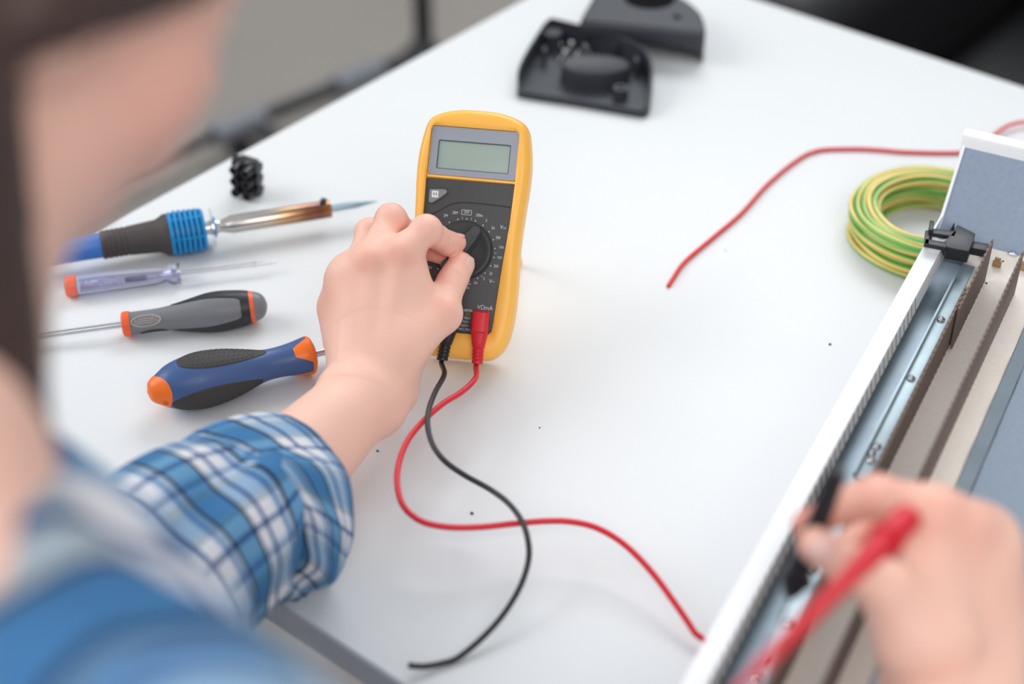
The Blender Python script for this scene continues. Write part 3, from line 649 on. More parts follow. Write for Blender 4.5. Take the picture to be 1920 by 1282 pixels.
# terminal block standing on end
tc0 = PL(466, 366, T)
tbk = thing('terminal_block', 'small black screw terminal strip standing on end near the left table edge', 'terminal block', Matrix.Translation(Vector((tc0[0], tc0[1] + .004, T))) @ Matrix.Rotation(math.radians(-24), 4, 'Z') @ Matrix.Rotation(math.radians(3), 4, 'Y'))
for i in range(3):
    z = .0062 + i * .0112; b_ = MB()
    b_.add(*lathe([(-.0125, .0040), (-.0125, .0056), (.0120, .0056), (.0120, .0040)], 24), Matrix.Translation((0, 0, z)))
    for s in (-1, 1): b_.add(*lathe([(-.0125 if s < 0 else .0112, .0040), (-.0112 if s < 0 else .0120, .0010)], 20), Matrix.Translation((0, 0, z)))
    b_.add(*box(-.0085, .0085, -.0045, .0058, z - .0052, z + .0052, .0008))
    b_.build('pole', M['termp'], tbk)
    for x in (-.0052, .0062):
        tw = MB().add(*lathe([(0, .0044), (.0125, .0041), (.0125, .0028), (.0085, .0026), (.0085, 0)], 22, 'z'), Matrix.Translation((x, -.002, z)) @ Matrix.Rotation(math.radians(90), 4, 'X')).build('screw_tower', M['termp'], tbk)
MB().add(*box(-.0035, .0045, -.0075, .0050, .0012, .0340, .0010)).build('web', M['termp'], tbk)

# ---------------------------------------------------------------- connector shells
rim = [(475, 152), (520, 147), (700, 190), (950, 255), (1180, 345), (1290, 430), (1332, 550), (1325, 640), (1305, 830), (1265, 895), (1190, 900), (720, 820), (262, 748), (225, 700), (235, 522), (400, 235)]
HS = .026
RH = [26, 26, 26, 26, 26, 25, 23, 20, 12, 9, 8, 8, 8, 10, 22, 25]
pts = np.array([PL(920 + x / 4.364, y / 4.364, T + h * .001) for (x, y), h in zip(rim, RH)]); cc = pts.mean(0)
sh = thing('connector_shell', 'open black plastic connector half lying hollow side up with small screws inside', 'plastic housing', Matrix.Translation(Vector((cc[0], cc[1], T))))
P2 = resample(crom([(p[0] - cc[0], p[1] - cc[1], p[2] - T) for p in pts], 5, True), 120); PZ = P2[:, 2]; P2 = P2[:, :2]
def wall_loop(p_out, p_in, z0, z1):
    n = 120; vs = [(p[0], p[1], z0) for p in p_out] + [(p[0], p[1], z0) for p in p_in] + [(p[0], p[1], z) for p, z in zip(p_out, z1)] + [(p[0], p[1], z) for p, z in zip(p_in, z1)]; fs = []
    for k in range(n):
        j = (k + 1) % n; fs += [(k, j, 2 * n + j, 2 * n + k), (n + j, n + k, 3 * n + k, 3 * n + j), (2 * n + k, 2 * n + j, 3 * n + j, 3 * n + k), (j, k, n + k, n + j)]
    return vs, fs
sm = MB(); sm.add(*wall_loop(P2, offset_poly(P2, .0026), 0, PZ - .0012)); sm.add(*wall_loop(offset_poly(P2, .0006), offset_poly(P2, .0020), 0, PZ)); sm.build('side_wall', M['shell'], sh)
MB().add(*prism([tuple(p) for p in offset_poly(P2, .002)], .0005, .0030)).build('base_plate', M['shell'], sh)
def shl(x, y, z): q = PL(920 + x / 4.364, y / 4.364, T + z); return q[0] - cc[0], q[1] - cc[1]
x, y = shl(860, 540, .020); MB().add(*lathe([(.003, .034), (.0195, .032), (.0205, .030), (.0195, .027), (.0190, 0)], 48, 'z'), Matrix.Translation((x, y + .004, 0)) @ Matrix.Scale(.62, 4, (0, 1, 0))).build('round_boss', M['shell'], sh)
x, y = shl(1065, 715, .014); MB().add(*lathe([(.003, .0075), (.014, .0070), (.014, .0035), (.008, .0033), (.008, 0)], 24, 'z'), Matrix.Translation((x, y, 0))).build('screw_post', M['shell'], sh)
x, y = shl(505, 262, .019); MB().add(*lathe([(.003, .0098), (.019, .0095), (.0195, .0088), (.0195, 0)], 28, 'z'), Matrix.Translation((x, y, 0))).build('screw_post', M['shell'], sh)
for (rx, ry) in ((760, 320), (1010, 400), (1190, 520), (440, 440)):
    x, y = shl(rx, ry, .012); MB().add(*box(x - .002, x + .002, y - .006, y + .006, .003, .018, .0006)).build('rib', M['shell'], sh)
# second shell behind, hollow side down
rim2 = [(850, -60), (820, 0), (728, 172), (800, 190), (1250, 232), (1700, 275), (1752, 262), (1758, 220), (1730, 120), (1680, 60), (1590, -10), (1400, -110), (1150, -160), (930, -140)]
H2 = .034
pts = np.array([PL(920 + x / 4.364, y / 4.364, T + H2) for x, y in rim2]); c2 = pts.mean(0)
s2_ = thing('connector_shell', 'black plastic connector half behind the screws, turned hollow side down', 'plastic housing', Matrix.Translation(Vector((c2[0], c2[1], T))))
P3 = resample(crom([(p[0] - c2[0], p[1] - c2[1]) for p in pts], 5, True), 120)
lv, lf = [], []
ZB3 = resample(crom([(p[0], p[1], zz) for p, zz in zip(pts, [0, .006, .020, .021, .021, .014, 0, 0, 0, 0, 0, 0, 0, 0])], 5, True), 120)[:, 2].clip(0, .03)
for ins, z in ((0, 0), (0, .5), (0, H2 - .003), (.0008, H2 - .001), (.003, H2), (.006, H2)): lv += [(p[0], p[1], max(z, ZB3[k]) if z == 0 else (ZB3[k] + H2 - .003) / 2 if z == .5 else z) for k, p in enumerate(offset_poly(P3, ins))]
for i in range(5):
    for k in range(120): j = (k + 1) % 120; lf.append((i * 120 + k, i * 120 + j, (i + 1) * 120 + j, (i + 1) * 120 + k))
lf.append(tuple(5 * 120 + k for k in range(120)))
mesh_obj('cover', lv, lf, M['shell'], s2_, True, None, 60)
def sh2(x, y, z): q = PL(920 + x / 4.364, y / 4.364, T + z); return q[0] - c2[0], q[1] - c2[1]
M['hole_shade'] = mat('shadowed_hole_black', (.004, .004, .005), .9, spec=.1)  # near-black colour stands for the shade inside the cover's openings
x, y = sh2(1300, -20, H2); MB().add(*lathe([(H2 - .002, .0262), (H2 + .0004, .0262), (H2 + .0005, .0258), (H2 + .0003, .0256), (H2 + .0003, 0)], 48, 'z'), Matrix.Translation((x, y, 0))).build('opening_shade', M['hole_shade'], s2_, label='dark round opening')
x, y = sh2(1525, 140, H2); MB().add(*lathe([(H2 - .002, .0042), (H2 + .0003, .0042), (H2 + .0003, 0)], 24, 'z'), Matrix.Translation((x, y, 0))).build('screw_hole_shade', M['hole_shade'], s2_)
x, y = sh2(1235, 232, H2 * .8); MB().add(*lathe([(0, .0030), (.002, .0024), (.002, 0)], 20, 'z'), Matrix.Translation((x, y - .002, H2 * .72)) @ Matrix.Rotation(math.radians(90), 4, 'X')).build('side_screw', M['steel'], s2_)
# loose screws in the open shell
def screw_mesh():
    m = MB(); m.add(*lathe([(0, .0008), (.0006, .0024), (.0018, .0034), (.0026, .0034), (.003, .0018), (.0024, .0006), (.0024, 0)], 20))
    pr = [(-.012, .0003)]
    for k in range(12): pr += [(-.011 + k * .0009, .0010 if k > 1 else .0007), (-.011 + k * .0009 + .00045, .0015 if k > 1 else .001)]
    pr += [(0.0002, .0012)]; m.add(*lathe(pr, 14)); return m
sc0 = None
spots = [(560, 345, .1, .3, 'leftmost screw of the loose pile in the shell'), (600, 420, 1.1, .2, 'steel screw at the lower left of the pile in the shell'), (660, 370, .9, .9, 'upright steel screw in the middle of the pile in the shell'), (735, 410, 2.4, .3, 'steel screw right of the middle of the pile in the shell'), (790, 370, 2.0, .5, 'steel screw at the upper right of the pile in the shell'), (790, 445, -.6, .3, 'steel screw nearest the round boss in the shell'), (690, 440, .4, .2, 'steel screw at the front of the pile in the shell')]
for i, (x, y, rz, ry, lb) in enumerate(spots):
    if i == 0: sc0 = screw_mesh().build('screw', M['steel']); o = sc0
    else: o = sc0.copy(); COL.objects.link(o)
    q = PL(920 + x / 4.364, y / 4.364, T + .010); o.location = (q[0], q[1], T + .0068 + (.004 if ry > .6 else 0)); o.rotation_euler = (0, -ry, rz); tag(o, lb, 'screw', 'loose screws in the connector shell')

# ---------------------------------------------------------------- wires
rw = MB().add(*tube(crom([PL(1253, 537, T + .0012), PL(1262, 522, T + .0018), PL(1285, 490, T + .002), PL(1335, 447, T + .002), PL(1390, 400, T + .002), PL(1440, 345, T + .002), PL(1495, 300, T + .002), PL(1535, 282, T + .002), PL(1600, 279, T + .002), PL(1650, 281, T + .002), PL(1700, 285, T + .002), PL(1800, 286, T + .002), PL(1840, 275, T + .003), PL(1868, 250, T + .004), PL(1895, 234, T + .005), PL(1930, 229, T + .005), PL(1990, 240, T + .003), PL(2060, 280, T + .002)], 10), .0017, 12))
tag(rw.build('red_wire', M['redw']), 'thin single red wire lying across the table and behind the metal box', 'wire')
tip_ = None

# green and yellow cable coil
def coil_mat():
    m = mat('green_yellow_pvc', (1, 1, 1), .25, coat=.6); nt = m.node_tree; b = nt.nodes['Principled BSDF']
    uvn = nt.nodes.new('ShaderNodeUVMap'); sp = nt.nodes.new('ShaderNodeSeparateXYZ'); cr = nt.nodes.new('ShaderNodeValToRGB')
    nt.links.new(uvn.outputs[0], sp.inputs[0]); nt.links.new(sp.outputs['Y'], cr.inputs[0]); cr.color_ramp.interpolation = 'CONSTANT'
    e = cr.color_ramp.elements; G = (*srgb(118, 184, 88), 1); Y = (*srgb(236, 204, 112), 1)
    e[0].position = 0; e[0].color = G; e[1].position = .28; e[1].color = Y
    for p, c in ((.5, G), (.74, Y), (.97, G)): q = e.new(p); q.color = c
    nt.links.new(cr.outputs[0], b.inputs['Base Color']); return m
cco = V(.3475, 1.124, T)
co = thing('wire_coil', 'shrink-wrapped coil of green and yellow striped wire lying behind the metal box', 'wire coil', Matrix.Translation(Vector(cco)))
rw_ = .0022; vs = []; fs = []; uvs = []; seg = 16; rnd = random.Random(3)
rows = []
for lay in range(8):
    cnt = 5 if lay % 2 == 0 else 4
    for k in range(cnt): rows.append((.0465 + .0052 * k * .98 + (0 if lay % 2 == 0 else .0026) + rnd.uniform(-.0005, .0005), .0026 + lay * .0038 + rnd.uniform(-.0003, .0003)))
for ri, (R_, z_) in enumerate(rows):
    n = 120; ph = rnd.uniform(0, 1); tw = rnd.choice([-1, 1, 0, 0]); ex_ = rnd.uniform(-.0012, .0012); ea = rnd.uniform(0, 6.28); zb = rnd.uniform(0, .0012); base = len(vs)
    for i in range(n + 1):
        a = 2 * math.pi * i / n; rr = R_ + ex_ * math.cos(a - ea) + .0004 * math.sin(5 * a + ri); zz = z_ + zb * math.sin(a * 2 + ea)
        for k in range(seg + 1):
            q = 2 * math.pi * k / seg; vs.append(((rr + rw_ * math.cos(q)) * math.cos(a), (rr + rw_ * math.cos(q)) * math.sin(a), zz + rw_ * math.sin(q))); uvs.append((i / n, (k / seg + ph + tw * i / n) % 1.0 if k < seg else (k / seg + ph + tw * i / n)))
    for i in range(n):
        for k in range(seg): b = base + i * (seg + 1) + k; fs.append((b, b + seg + 1, b + seg + 2, b + 1))
oc = mesh_obj('wire_turns', vs, fs, coil_mat(), co); uvl = oc.data.uv_layers.new(name='UVMap'); 
arr = np.zeros(len(oc.data.loops) * 2, np.float32); li = np.zeros(len(oc.data.loops), np.int32); oc.data.loops.foreach_get('vertex_index', li)
u_ = np.array(uvs)[li]
pf = u_.reshape(-1, 4, 2); vv = pf[:, :, 1]; vv[:] = np.mod(vv, 1.0); mxv = vv.max(1, keepdims=True); sel = (mxv - vv) > .5; vv[sel] += 1.0; vv[:] = vv - (vv.mean(1, keepdims=True) >= 1)
uvl.data.foreach_set('uv', u_.reshape(-1).astype(np.float32))
# ---------------------------------------------------------------- metal chassis box
cb = thing('metal_chassis_box', 'open white and galvanised metal equipment box with brown boards at the right of the table', 'equipment box', frame(V(CA0[0], CA0[1], T), CE, CG, V(0, 0, 1)))
mmm = .001
def BX(s0, s1, g0, g1, z0, z1, bev=0.0): return box(s0 * mmm, s1 * mmm, g0 * mmm, g1 * mmm, z0 * mmm, z1 * mmm, bev * mmm)
def CL(x, y, z): q = PL(x, y, T + z * mmm) - V(CA0[0], CA0[1], 0); return float(q @ CE) * 1000, float(q @ CG) * 1000
S1 = 640; ZB = 64
MB().add(*BX(-40, S1, 0.5, 300, .6, 2.0)).build('bottom_plate', M['galv'], cb, smooth=False)
MB().add(*BX(-44, S1, 0, 1.2, .6, 75.4)).add(*BX(S1 - 1.2, S1, 1.2, 300, .6, 75.4)).add(*BX(-44, S1, 298.8, 300, .6, 75.4)).build('side_wall', M['wpaint'], cb, smooth=False, label='white side walls')
MB().add(*BX(-22, S1, 0, 13, 74.9, 76.2, .5)).build('side_flange', M['wpaint'], cb, label='white folded top flange')
def lean_in(vf, k=.15):       # the folded lip leans inwards towards its lower edge
    v, f = vf; return [(x, y + max(0, .0752 - z) * k, z) for x, y, z in v], f
cm = MB(); s = 62.0
while s < S1 - 12: cm.add(*lean_in(BX(s, s + 6.0, 12.3, 13.0, 64, 75.2))); s += 9.6
cm.add(*lean_in(BX(-20, 62, 12.3, 13.0, 64, 75.2))); cm.build('slotted_lip', M['wpaint'], cb, smooth=False, label='white lip with a row of ventilation slots')
MB().add(*lean_in(BX(58, S1, 12.2, 13.2, 62.2, 64.0))).build('lip_edge', mat('bare_steel_edge', srgb(128, 122, 114), .5, metal=.3), cb, smooth=False)
MB().add(*lean_in(BX(-38, S1 - 2, 11.5, 12.1, 62.5, 74.8))).build('slot_shade_strip', mat('slot_shade_dark', srgb(48, 46, 46), .8, spec=.1), cb, smooth=False)  # dark strip put behind the slots to paint the shade inside
MB().add(*BX(-30, S1 - 2, 5, 96, 47, 48.2)).build('inner_channel', mat('brushed_zinc', srgb(146, 162, 175), .36, metal=.35, var=.18, vscale=60), cb, smooth=False, label='zinc channel beside the boards')
MB().add(*BX(-34, 560, 29.5, 88, ZB - 1.6, ZB, .2)).build('tan_board', M['tan'], cb, label='tan circuit board')
def fin(s0, s1, g, z0, z1, pitch, tooth, name, wave=0.0):
    top = []; bot = []; s = s0; i = 0
    while s < s1:
        dz = wave * math.sin(s * .021)
        top += [(s, z1 + dz), (s + pitch * .45, z1 + dz), (s + pitch * .5, z1 - tooth + dz), (s + pitch * .95, z1 - tooth + dz)]
        bot += [(s, z0), (s + pitch * .5, z0), (s + pitch * .55, z0 + tooth), (s + pitch * .9, z0 + tooth)]; s += pitch
    n = len(top); vs = []; fs = []
    for gg in (g, g + 1.5):
        vs += [(a * mmm, gg * mmm, b * mmm) for a, b in bot] + [(a * mmm, gg * mmm, b * mmm) for a, b in top]
    for i in range(n - 1):
        fs += [(i, i + 1, n + i + 1, n + i), (2 * n + i + 1, 2 * n + i, 3 * n + i, 3 * n + i + 1), (n + i, n + i + 1, 3 * n + i + 1, 3 * n + i), (i + 1, i, 2 * n + i, 2 * n + i + 1)]
    fs += [(0, n, 3 * n, 2 * n), (n - 1, 3 * n - 1, 4 * n - 1, 2 * n - 1)]
    m = MB(); m.add(vs, fs); return m.build(name, M['fin'], cb, smooth=False, label='upright brown board with toothed edges')
fin(11, 100, 48, ZB, ZB + 37, 7.2, 1.2, 'upright_board')
fin(74, 560, 45.5, ZB, ZB + 34, 7.2, 1.2, 'upright_board')
fin(17, 560, 71, ZB, ZB + 37, 7.2, 1.2, 'upright_board')
MB().add(*BX(-2, 262, 29.2, 38.5, ZB + .2, ZB + 1.6, .3)).add(*BX(20, 262, 28.6, 30.2, ZB + 1.0, ZB + 5, .2)).build('metal_strip', M['alu'], cb, label='shiny aluminium strip')
MB().add(*BX(285, 560, 29.2, 38.5, ZB + .2, ZB + 1.6, .3)).build('metal_strip', M['alu'], cb, label='shiny aluminium strip')
for s, g in ((75, 34), (150, 34), (228, 34), (236, 33), (243, 35), (330, 34), (352, 33), (398, 35), (430, 34), (445, 34)):
    MB().add(*lathe([(0, .0030), (.0012, .0028), (.0022, .0018), (.0026, 0)], 20, 'z'), Matrix.Translation((s * mmm, g * mmm, (ZB + 1.6) * mmm))).build('rivet', M['chrome'], cb)
zs = MB(); vsz = []
for s in np.linspace(20, 560, 40):
    vsz += [(s * mmm, .0885, (ZB + 1) * mmm + .0006 * math.sin(s * .13)), (s * mmm, .0975, (ZB - 3) * mmm + .0006 * math.cos(s * .11))]
zf = [(2 * i, 2 * i + 1, 2 * i + 3, 2 * i + 2) for i in range(39)]
zs.add(vsz, zf); zs.add([(a, b, c - .001) for a, b, c in vsz], [f[::-1] for f in zf]); zs.build('zinc_strip', M['galvd'], cb, label='rippled zinc strip')
MB().add(*BX(-30, S1 - 2, 98, 298, ZB - 6, ZB - 4.8)).build('cover_plate', mat('dull_galvanised_steel', srgb(118, 130, 146), .5, metal=.3, var=.14, vscale=300, bump=.12, bscale=700), cb, smooth=False, label='blue-grey galvanised plate')
# leaning end panel with white folded top
pl = [(-86, 122), (-87.2, 121), (-12, 34), (-10.5, 35)]
def ext(poly, g0, g1):      # polygon in (s, z), extruded along g
    n = len(poly); vs = [(p[0] * mmm, g0 * mmm, p[1] * mmm) for p in poly] + [(p[0] * mmm, g1 * mmm, p[1] * mmm) for p in poly]
    fs = [tuple(range(n)), tuple(range(2 * n - 1, n - 1, -1))] + [(i, n + i, n + (i + 1) % n, (i + 1) % n) for i in range(n)]; return vs, fs
MB().add(*ext([(-86.5, 118), (-87.6, 117), (-14, 34), (-12.5, 35)], 1.2, 298)).build('end_panel', M['galv'], cb, smooth=False, label='speckled blue-grey galvanised end panel')
MB().add(*ext([(-86.4, 119), (-89.5, 117.6), (-45, 62), (-19, 40), (-15, 41)], -.6, 1.6)).build('panel_edge', M['wpaint'], cb, smooth=False, label='white left edge of the end panel')
MB().add(*ext([(-83.2, 102), (-83.4, 122.2), (-84.2, 124.2), (-86.0, 125.2), (-93, 125.6), (-95, 124.6), (-96, 122), (-96, 112), (-95, 112), (-94.8, 121.6), (-93, 123.9), (-86.4, 123.9), (-85.0, 122.6), (-84.6, 102)], -2, 298)).build('folded_lip', M['wpaint'], cb, label='white folded lip along the end panel')
# scratches are left to the metal; black latch clip over the flange
ck = MB(); zt = 84
def poly_px(pts, z): return [tuple(np.array(CL(x, y, z)) * mmm) for x, y in pts]
body = poly_px([(1795, 420), (1829, 437), (1827, 447), (1817, 471), (1775, 463), (1770, 452), (1787, 434)], zt)
ck.add(*prism(body, (zt - 10) * mmm, zt * mmm, .0008))
for q in ([(1742, 427), (1794, 433), (1790, 443), (1741, 436)], [(1735, 447), (1776, 454), (1774, 464), (1733, 456)], [(1735, 432), (1744, 430), (1742, 458), (1733, 456)]):
    ck.add(*prism(poly_px(q, zt), (zt - 3.2) * mmm, zt * mmm, .0004))
ck.add(*prism(poly_px([(1744, 412), (1752, 414), (1750, 432), (1742, 430)], zt + 3), (zt - 7) * mmm, (zt + 3) * mmm, .0005))
ck.add(*prism(poly_px([(1817, 450), (1856, 457), (1850, 470), (1815, 463)], zt - 4), (zt - 10) * mmm, (zt - 4) * mmm, .0005))
ck.build('latch_clip', M['blackp'], cb, label='black plastic latch clip')
def dome(x, y, z, r, name, m, parent, lab=None):
    s, g = CL(x, y, z); o = MB().add(*lathe([(0, r), (.0006, r), (.0014, r * .75), (.0018, r * .3), (.0015, 0)], 24, 'z'), Matrix.Translation((s * mmm, g * mmm, z * mmm)))
    return o.build(name, m, parent, label=lab)
dome(1766, 442, 76.2, .0042, 'screw', M['chrome'], cb); dome(1899, 477, ZB, .0040, 'screw', M['chrome'], cb)
for x, y in ((1843, 480), (1868, 500), (1917, 507)):
    s, g = CL(x, y, ZB); MB().add(*BX(s - .8, s + .8, g - 3.2, g + 3.2, ZB, ZB + 5, .2)).add(*BX(s - .8, s + .8, g - 2.2, g + 2.2, ZB + 5, ZB + 8, .3)).build('board_tab', M['tab'], cb, label='small light brown board tab')
for x, y in ((1849, 533), (1880, 492), (1844, 524)): dome(x, y, ZB - .9, .0009, 'pin_hole', M['ink'], cb)
# ---------------------------------------------------------------- signed distance modelling of the person
class SDF:
    def __init__(s, lo, hi, h):
        s.lo = np.array(lo, float); s.h = h; s.n = np.ceil((np.array(hi) - s.lo) / h).astype(int) + 1
        s.F = np.full(s.n, 1.0, np.float32)
    def sub(s, lo, hi):
        a = np.clip(np.floor((lo - s.lo) / s.h).astype(int), 0, s.n); b = np.clip(np.ceil((hi - s.lo) / s.h).astype(int) + 1, 0, s.n)
        if np.any(b <= a): return None, None
        ax = [np.arange(a[i], b[i], dtype=np.float32) * s.h + s.lo[i] for i in range(3)]
        return tuple(slice(a[i], b[i]) for i in range(3)), (ax[0][:, None, None], ax[1][None, :, None], ax[2][None, None, :])
def smin(a, b, k):
    if k <= 0: return np.minimum(a, b)
    h = np.maximum(k - np.abs(a - b), 0) / k; return np.minimum(a, b) - h * h * k * .25
def smax(a, b, k): return -smin(-a, -b, k)
def d_cone(X, a, b, ra, rb, flat=None):
    x, y, z = X; ab = b - a; L2 = float(ab @ ab) + 1e-12
    px, py, pz = x - a[0], y - a[1], z - a[2]
    t = np.clip((px * ab[0] + py * ab[1] + pz * ab[2]) / L2, 0, 1)
    dx, dy, dz = px - t * ab[0], py - t * ab[1], pz - t * ab[2]
    q2 = dx * dx + dy * dy + dz * dz
    if flat is not None:        # flat = (unit direction, extra stretch factor < 1 makes it thinner along it)
        n, f = flat; w = dx * n[0] + dy * n[1] + dz * n[2]; q2 = q2 + w * w * (1 / f ** 2 - 1)
    return np.sqrt(q2) - (ra + t * (rb - ra))
def d_ell(X, c, R, r):
    x, y, z = X; px, py, pz = x - c[0], y - c[1], z - c[2]
    q = [(px * R[i][0] + py * R[i][1] + pz * R[i][2]) for i in range(3)]
    k0 = np.sqrt(sum((q[i] / r[i]) ** 2 for i in range(3))); k1 = np.sqrt(sum((q[i] / r[i] ** 2) ** 2 for i in range(3))) + 1e-9
    return k0 * (k0 - 1) / k1
def prim_box(p):
    if p[0] == 'c':
        a, b = np.minimum(p[1], p[2]), np.maximum(p[1], p[2]); r = max(p[3], p[4]) + .012; return a - r, b + r
    r = max(p[3]) + .012; return p[1] - r, p[1] + r
def prim_d(p, X): return d_cone(X, p[1], p[2], p[3], p[4], p[5] if len(p) > 5 else None) if p[0] == 'c' else d_ell(X, p[1], p[2], p[3])
def C_(a, b, ra, rb, flat=None): return ('c', np.array(a, float), np.array(b, float), ra, rb, flat)
def E_(c, R, r): return ('e', np.array(c, float), np.array(R, float), tuple(r))
def union(S, prims, k):
    for p in prims:
        lo, hi = prim_box(p); sl, X = S.sub(lo - k, hi + k)
        if sl is None: continue
        S.F[sl] = smin(S.F[sl], prim_d(p, X), k)
def carve(S, prims, k):
    for p in prims:
        lo, hi = prim_box(p); sl, X = S.sub(lo, hi)
        if sl is None: continue
        S.F[sl] = smax(S.F[sl], -prim_d(p, X), k)
def attach(S, base, groups, k_root, k_between, k_in):
    """every finger melts into the palm, but fingers stay apart from one another"""
    out = base.copy()
    for g in groups:
        lo = np.min([prim_box(p)[0] for p in g], 0) - .01; hi = np.max([prim_box(p)[1] for p in g], 0) + .01
        sl, X = S.sub(lo, hi); f = None
        for p in g: d = prim_d(p, X); f = d if f is None else smin(f, d, k_in)
        out[sl] = smin(out[sl], smin(base[sl], f, k_root), k_between)
    S.F = out
def rest_on_table(Vv):      # cloth and skin flatten where they lie on the table top
    Vv = np.array(Vv, float); m = ((Vv - O_) @ B > -.004) & (Vv[:, 2] < T + .0012) & (Vv[:, 2] > T - .09) & ((Vv - O_) @ A > 0); Vv[m, 2] = T + .0012 + .0003 * np.sin(Vv[m, 0] * 300); return Vv
def nets(S, smooth=2):
    F = S.F; s = F < 0; n = F.shape
    c = np.zeros(tuple(k - 1 for k in n), np.uint8)
    offs = [(i, j, k) for i in (0, 1) for j in (0, 1) for k in (0, 1)]
    for i, j, k in offs: c += s[i:n[0] - 1 + i, j:n[1] - 1 + j, k:n[2] - 1 + k]
    act = (c > 0) & (c < 8); idx = np.full(act.shape, -1, np.int64); ijk = np.argwhere(act); idx[act] = np.arange(len(ijk))
    acc = np.zeros((len(ijk), 3)); cnt = np.zeros(len(ijk))
    for a in offs:
        for ax in range(3):
            if a[ax] == 1: continue
            b = list(a); b[ax] = 1
            fa = F[tuple((ijk + a).T)]; fb = F[tuple((ijk + b).T)]; m = (fa < 0) != (fb < 0)
            t = np.where(m, fa / np.where(m, fa - fb, 1), 0); p = np.tile(np.array(a, float), (len(ijk), 1)); p[:, ax] = t
            acc[m] += p[m]; cnt[m] += 1
    Vv = (ijk + acc / cnt[:, None]) * S.h + S.lo
    Q = []
    for ax in range(3):
        sa = [slice(None)] * 3; sb = [slice(None)] * 3; sa[ax] = slice(0, n[ax] - 1); sb[ax] = slice(1, n[ax])
        A_, B_ = s[tuple(sa)], s[tuple(sb)]; e = np.argwhere(A_ != B_); u, w = [(1, 2), (2, 0), (0, 1)][ax]
        ok = (e[:, u] > 0) & (e[:, w] > 0) & (e[:, u] < n[u] - 1) & (e[:, w] < n[w] - 1); e = e[ok]
        ins = A_[tuple(e.T)]
        def g(du, dw): q = e.copy(); q[:, u] += du; q[:, w] += dw; return idx[tuple(q.T)]
        q = np.stack([g(-1, -1), g(0, -1), g(0, 0), g(-1, 0)], 1); q[~ins] = q[~ins][:, ::-1]; Q.append(q)
    Q = np.vstack(Q); Q = Q[(Q >= 0).all(1)]
    for _ in range(smooth):
        sm = np.zeros_like(Vv); ct = np.zeros(len(Vv))
        for a, b in ((0, 1), (1, 2), (2, 3), (3, 0)):
            np.add.at(sm, Q[:, a], Vv[Q[:, b]]); np.add.at(sm, Q[:, b], Vv[Q[:, a]]); np.add.at(ct, Q[:, a], 1); np.add.at(ct, Q[:, b], 1)
        Vv = .45 * Vv + .55 * sm / np.maximum(ct, 1)[:, None]
    return Vv, Q
def np_mesh(name, Vv, Q, m, parent=None, label=None, flush=None):
    us = np.unique(Q); mp = np.full(len(Vv), -1); mp[us] = np.arange(len(us)); Q = mp[Q]; Vv = Vv[us]; flush = None if flush is None else flush[us]
    me = bpy.data.meshes.new(name); me.vertices.add(len(Vv)); me.vertices.foreach_set('co', Vv.astype(np.float32).ravel())
    me.loops.add(Q.size); me.loops.foreach_set('vertex_index', Q.astype(np.int32).ravel()); me.polygons.add(len(Q)); me.polygons.foreach_set('loop_start', np.arange(0, Q.size, 4, dtype=np.int32))
    me.update(calc_edges=True); me.validate(); me.shade_smooth(); me.materials.append(m)
    if flush is not None:
        at = me.attributes.new('flush', 'FLOAT', 'POINT'); at.data.foreach_set('value', flush.astype(np.float32))
    o = bpy.data.objects.new(name, me); COL.objects.link(o)
    if parent is not None: o.parent = parent
    if label: o['label'] = label
    return o
nrm = lambda v: np.array(v, float) / np.linalg.norm(v)

# ---- left hand (on the dial) and forearm: joints from wrist outwards
J = dict(
 wr=U(684, 742, 1.118), el=U(190, 1240, .935),
 iM=U(747, 478, 1.142), iP=U(799, 432, 1.152), iD=U(838, 456, 1.172), iT=U(861, 455, 1.178),
 mM=U(692, 492, 1.140), mP=U(733, 411, 1.164), mD=U(790, 462, 1.182), mT=U(833, 480, 1.188),
 rM=U(660, 528, 1.148), rP=U(693, 436, 1.182), rD=U(722, 480, 1.205), rT=U(748, 520, 1.212),
 pM=U(640, 572, 1.158), pP=U(652, 500, 1.196), pD=U(688, 520, 1.215), pT=U(716, 548, 1.220),
 tC=U(742, 660, 1.132), tM=U(829, 588, 1.150), tI=U(845, 532, 1.165), tT=U(867, 491, 1.178))
back = nrm(CAMP - U(700, 600, 1.14))           # direction the back of the hand faces
wr, el = J['wr'], J['el']; fd = nrm(el - wr); side = nrm(np.cross(fd, back))
lo = np.min(list(J.values()), 0) - .03; lo = np.maximum(lo, wr - V(.16, .16, .06)); hi = np.max([J[k] for k in J if k != 'el'], 0) + .03; lo[2] = T + .004
S = SDF(lo, hi, .00105)
palm = []
wa, wb = wr + side * .0125 - back * .001, wr - side * .0125 - back * .001
for k, (m_, w_, r0, r1) in enumerate((('iM', .011, .0155, .0118), ('mM', .004, .0150, .0118), ('rM', -.005, .0150, .0112), ('pM', -.013, .0150, .0108))):
    pass
# side points towards the little finger or the thumb: orient it to the thumb
if side @ (J['iM'] - J['pM']) < 0: side = -side
for m_, w_, r0, r1 in (('iM', .013, .0150, .0118), ('mM', .005, .0152, .0120), ('rM', -.004, .0150, .0114), ('pM', -.012, .0148, .0110)):
    a = wr + side * w_ * 1.15 - back * .002
    palm.append(C_(a, J[m_] - back * .0035, r0, r1 + .0008))
pc = (J['iM'] + J['mM'] + J['rM'] + J['pM'] + wr * 2.4) / 6.4 - back * .012
palm.append(C_(wr - back * .006 - fd * .015, (J['mM'] + J['rM']) / 2 - back * .014 + fd * .01, .019, .019))
palm.append(C_(wr + side * .013 - fd * .022 - back * .008, (J['iM'] * .6 + J['tM'] * .4) - back * .012 + fd * .012, .0165, .0125))
palm.append(C_(wr - side * .020 - fd * .018 - back * .006, J['pM'] - back * .010 + fd * .006, .0150, .0125))
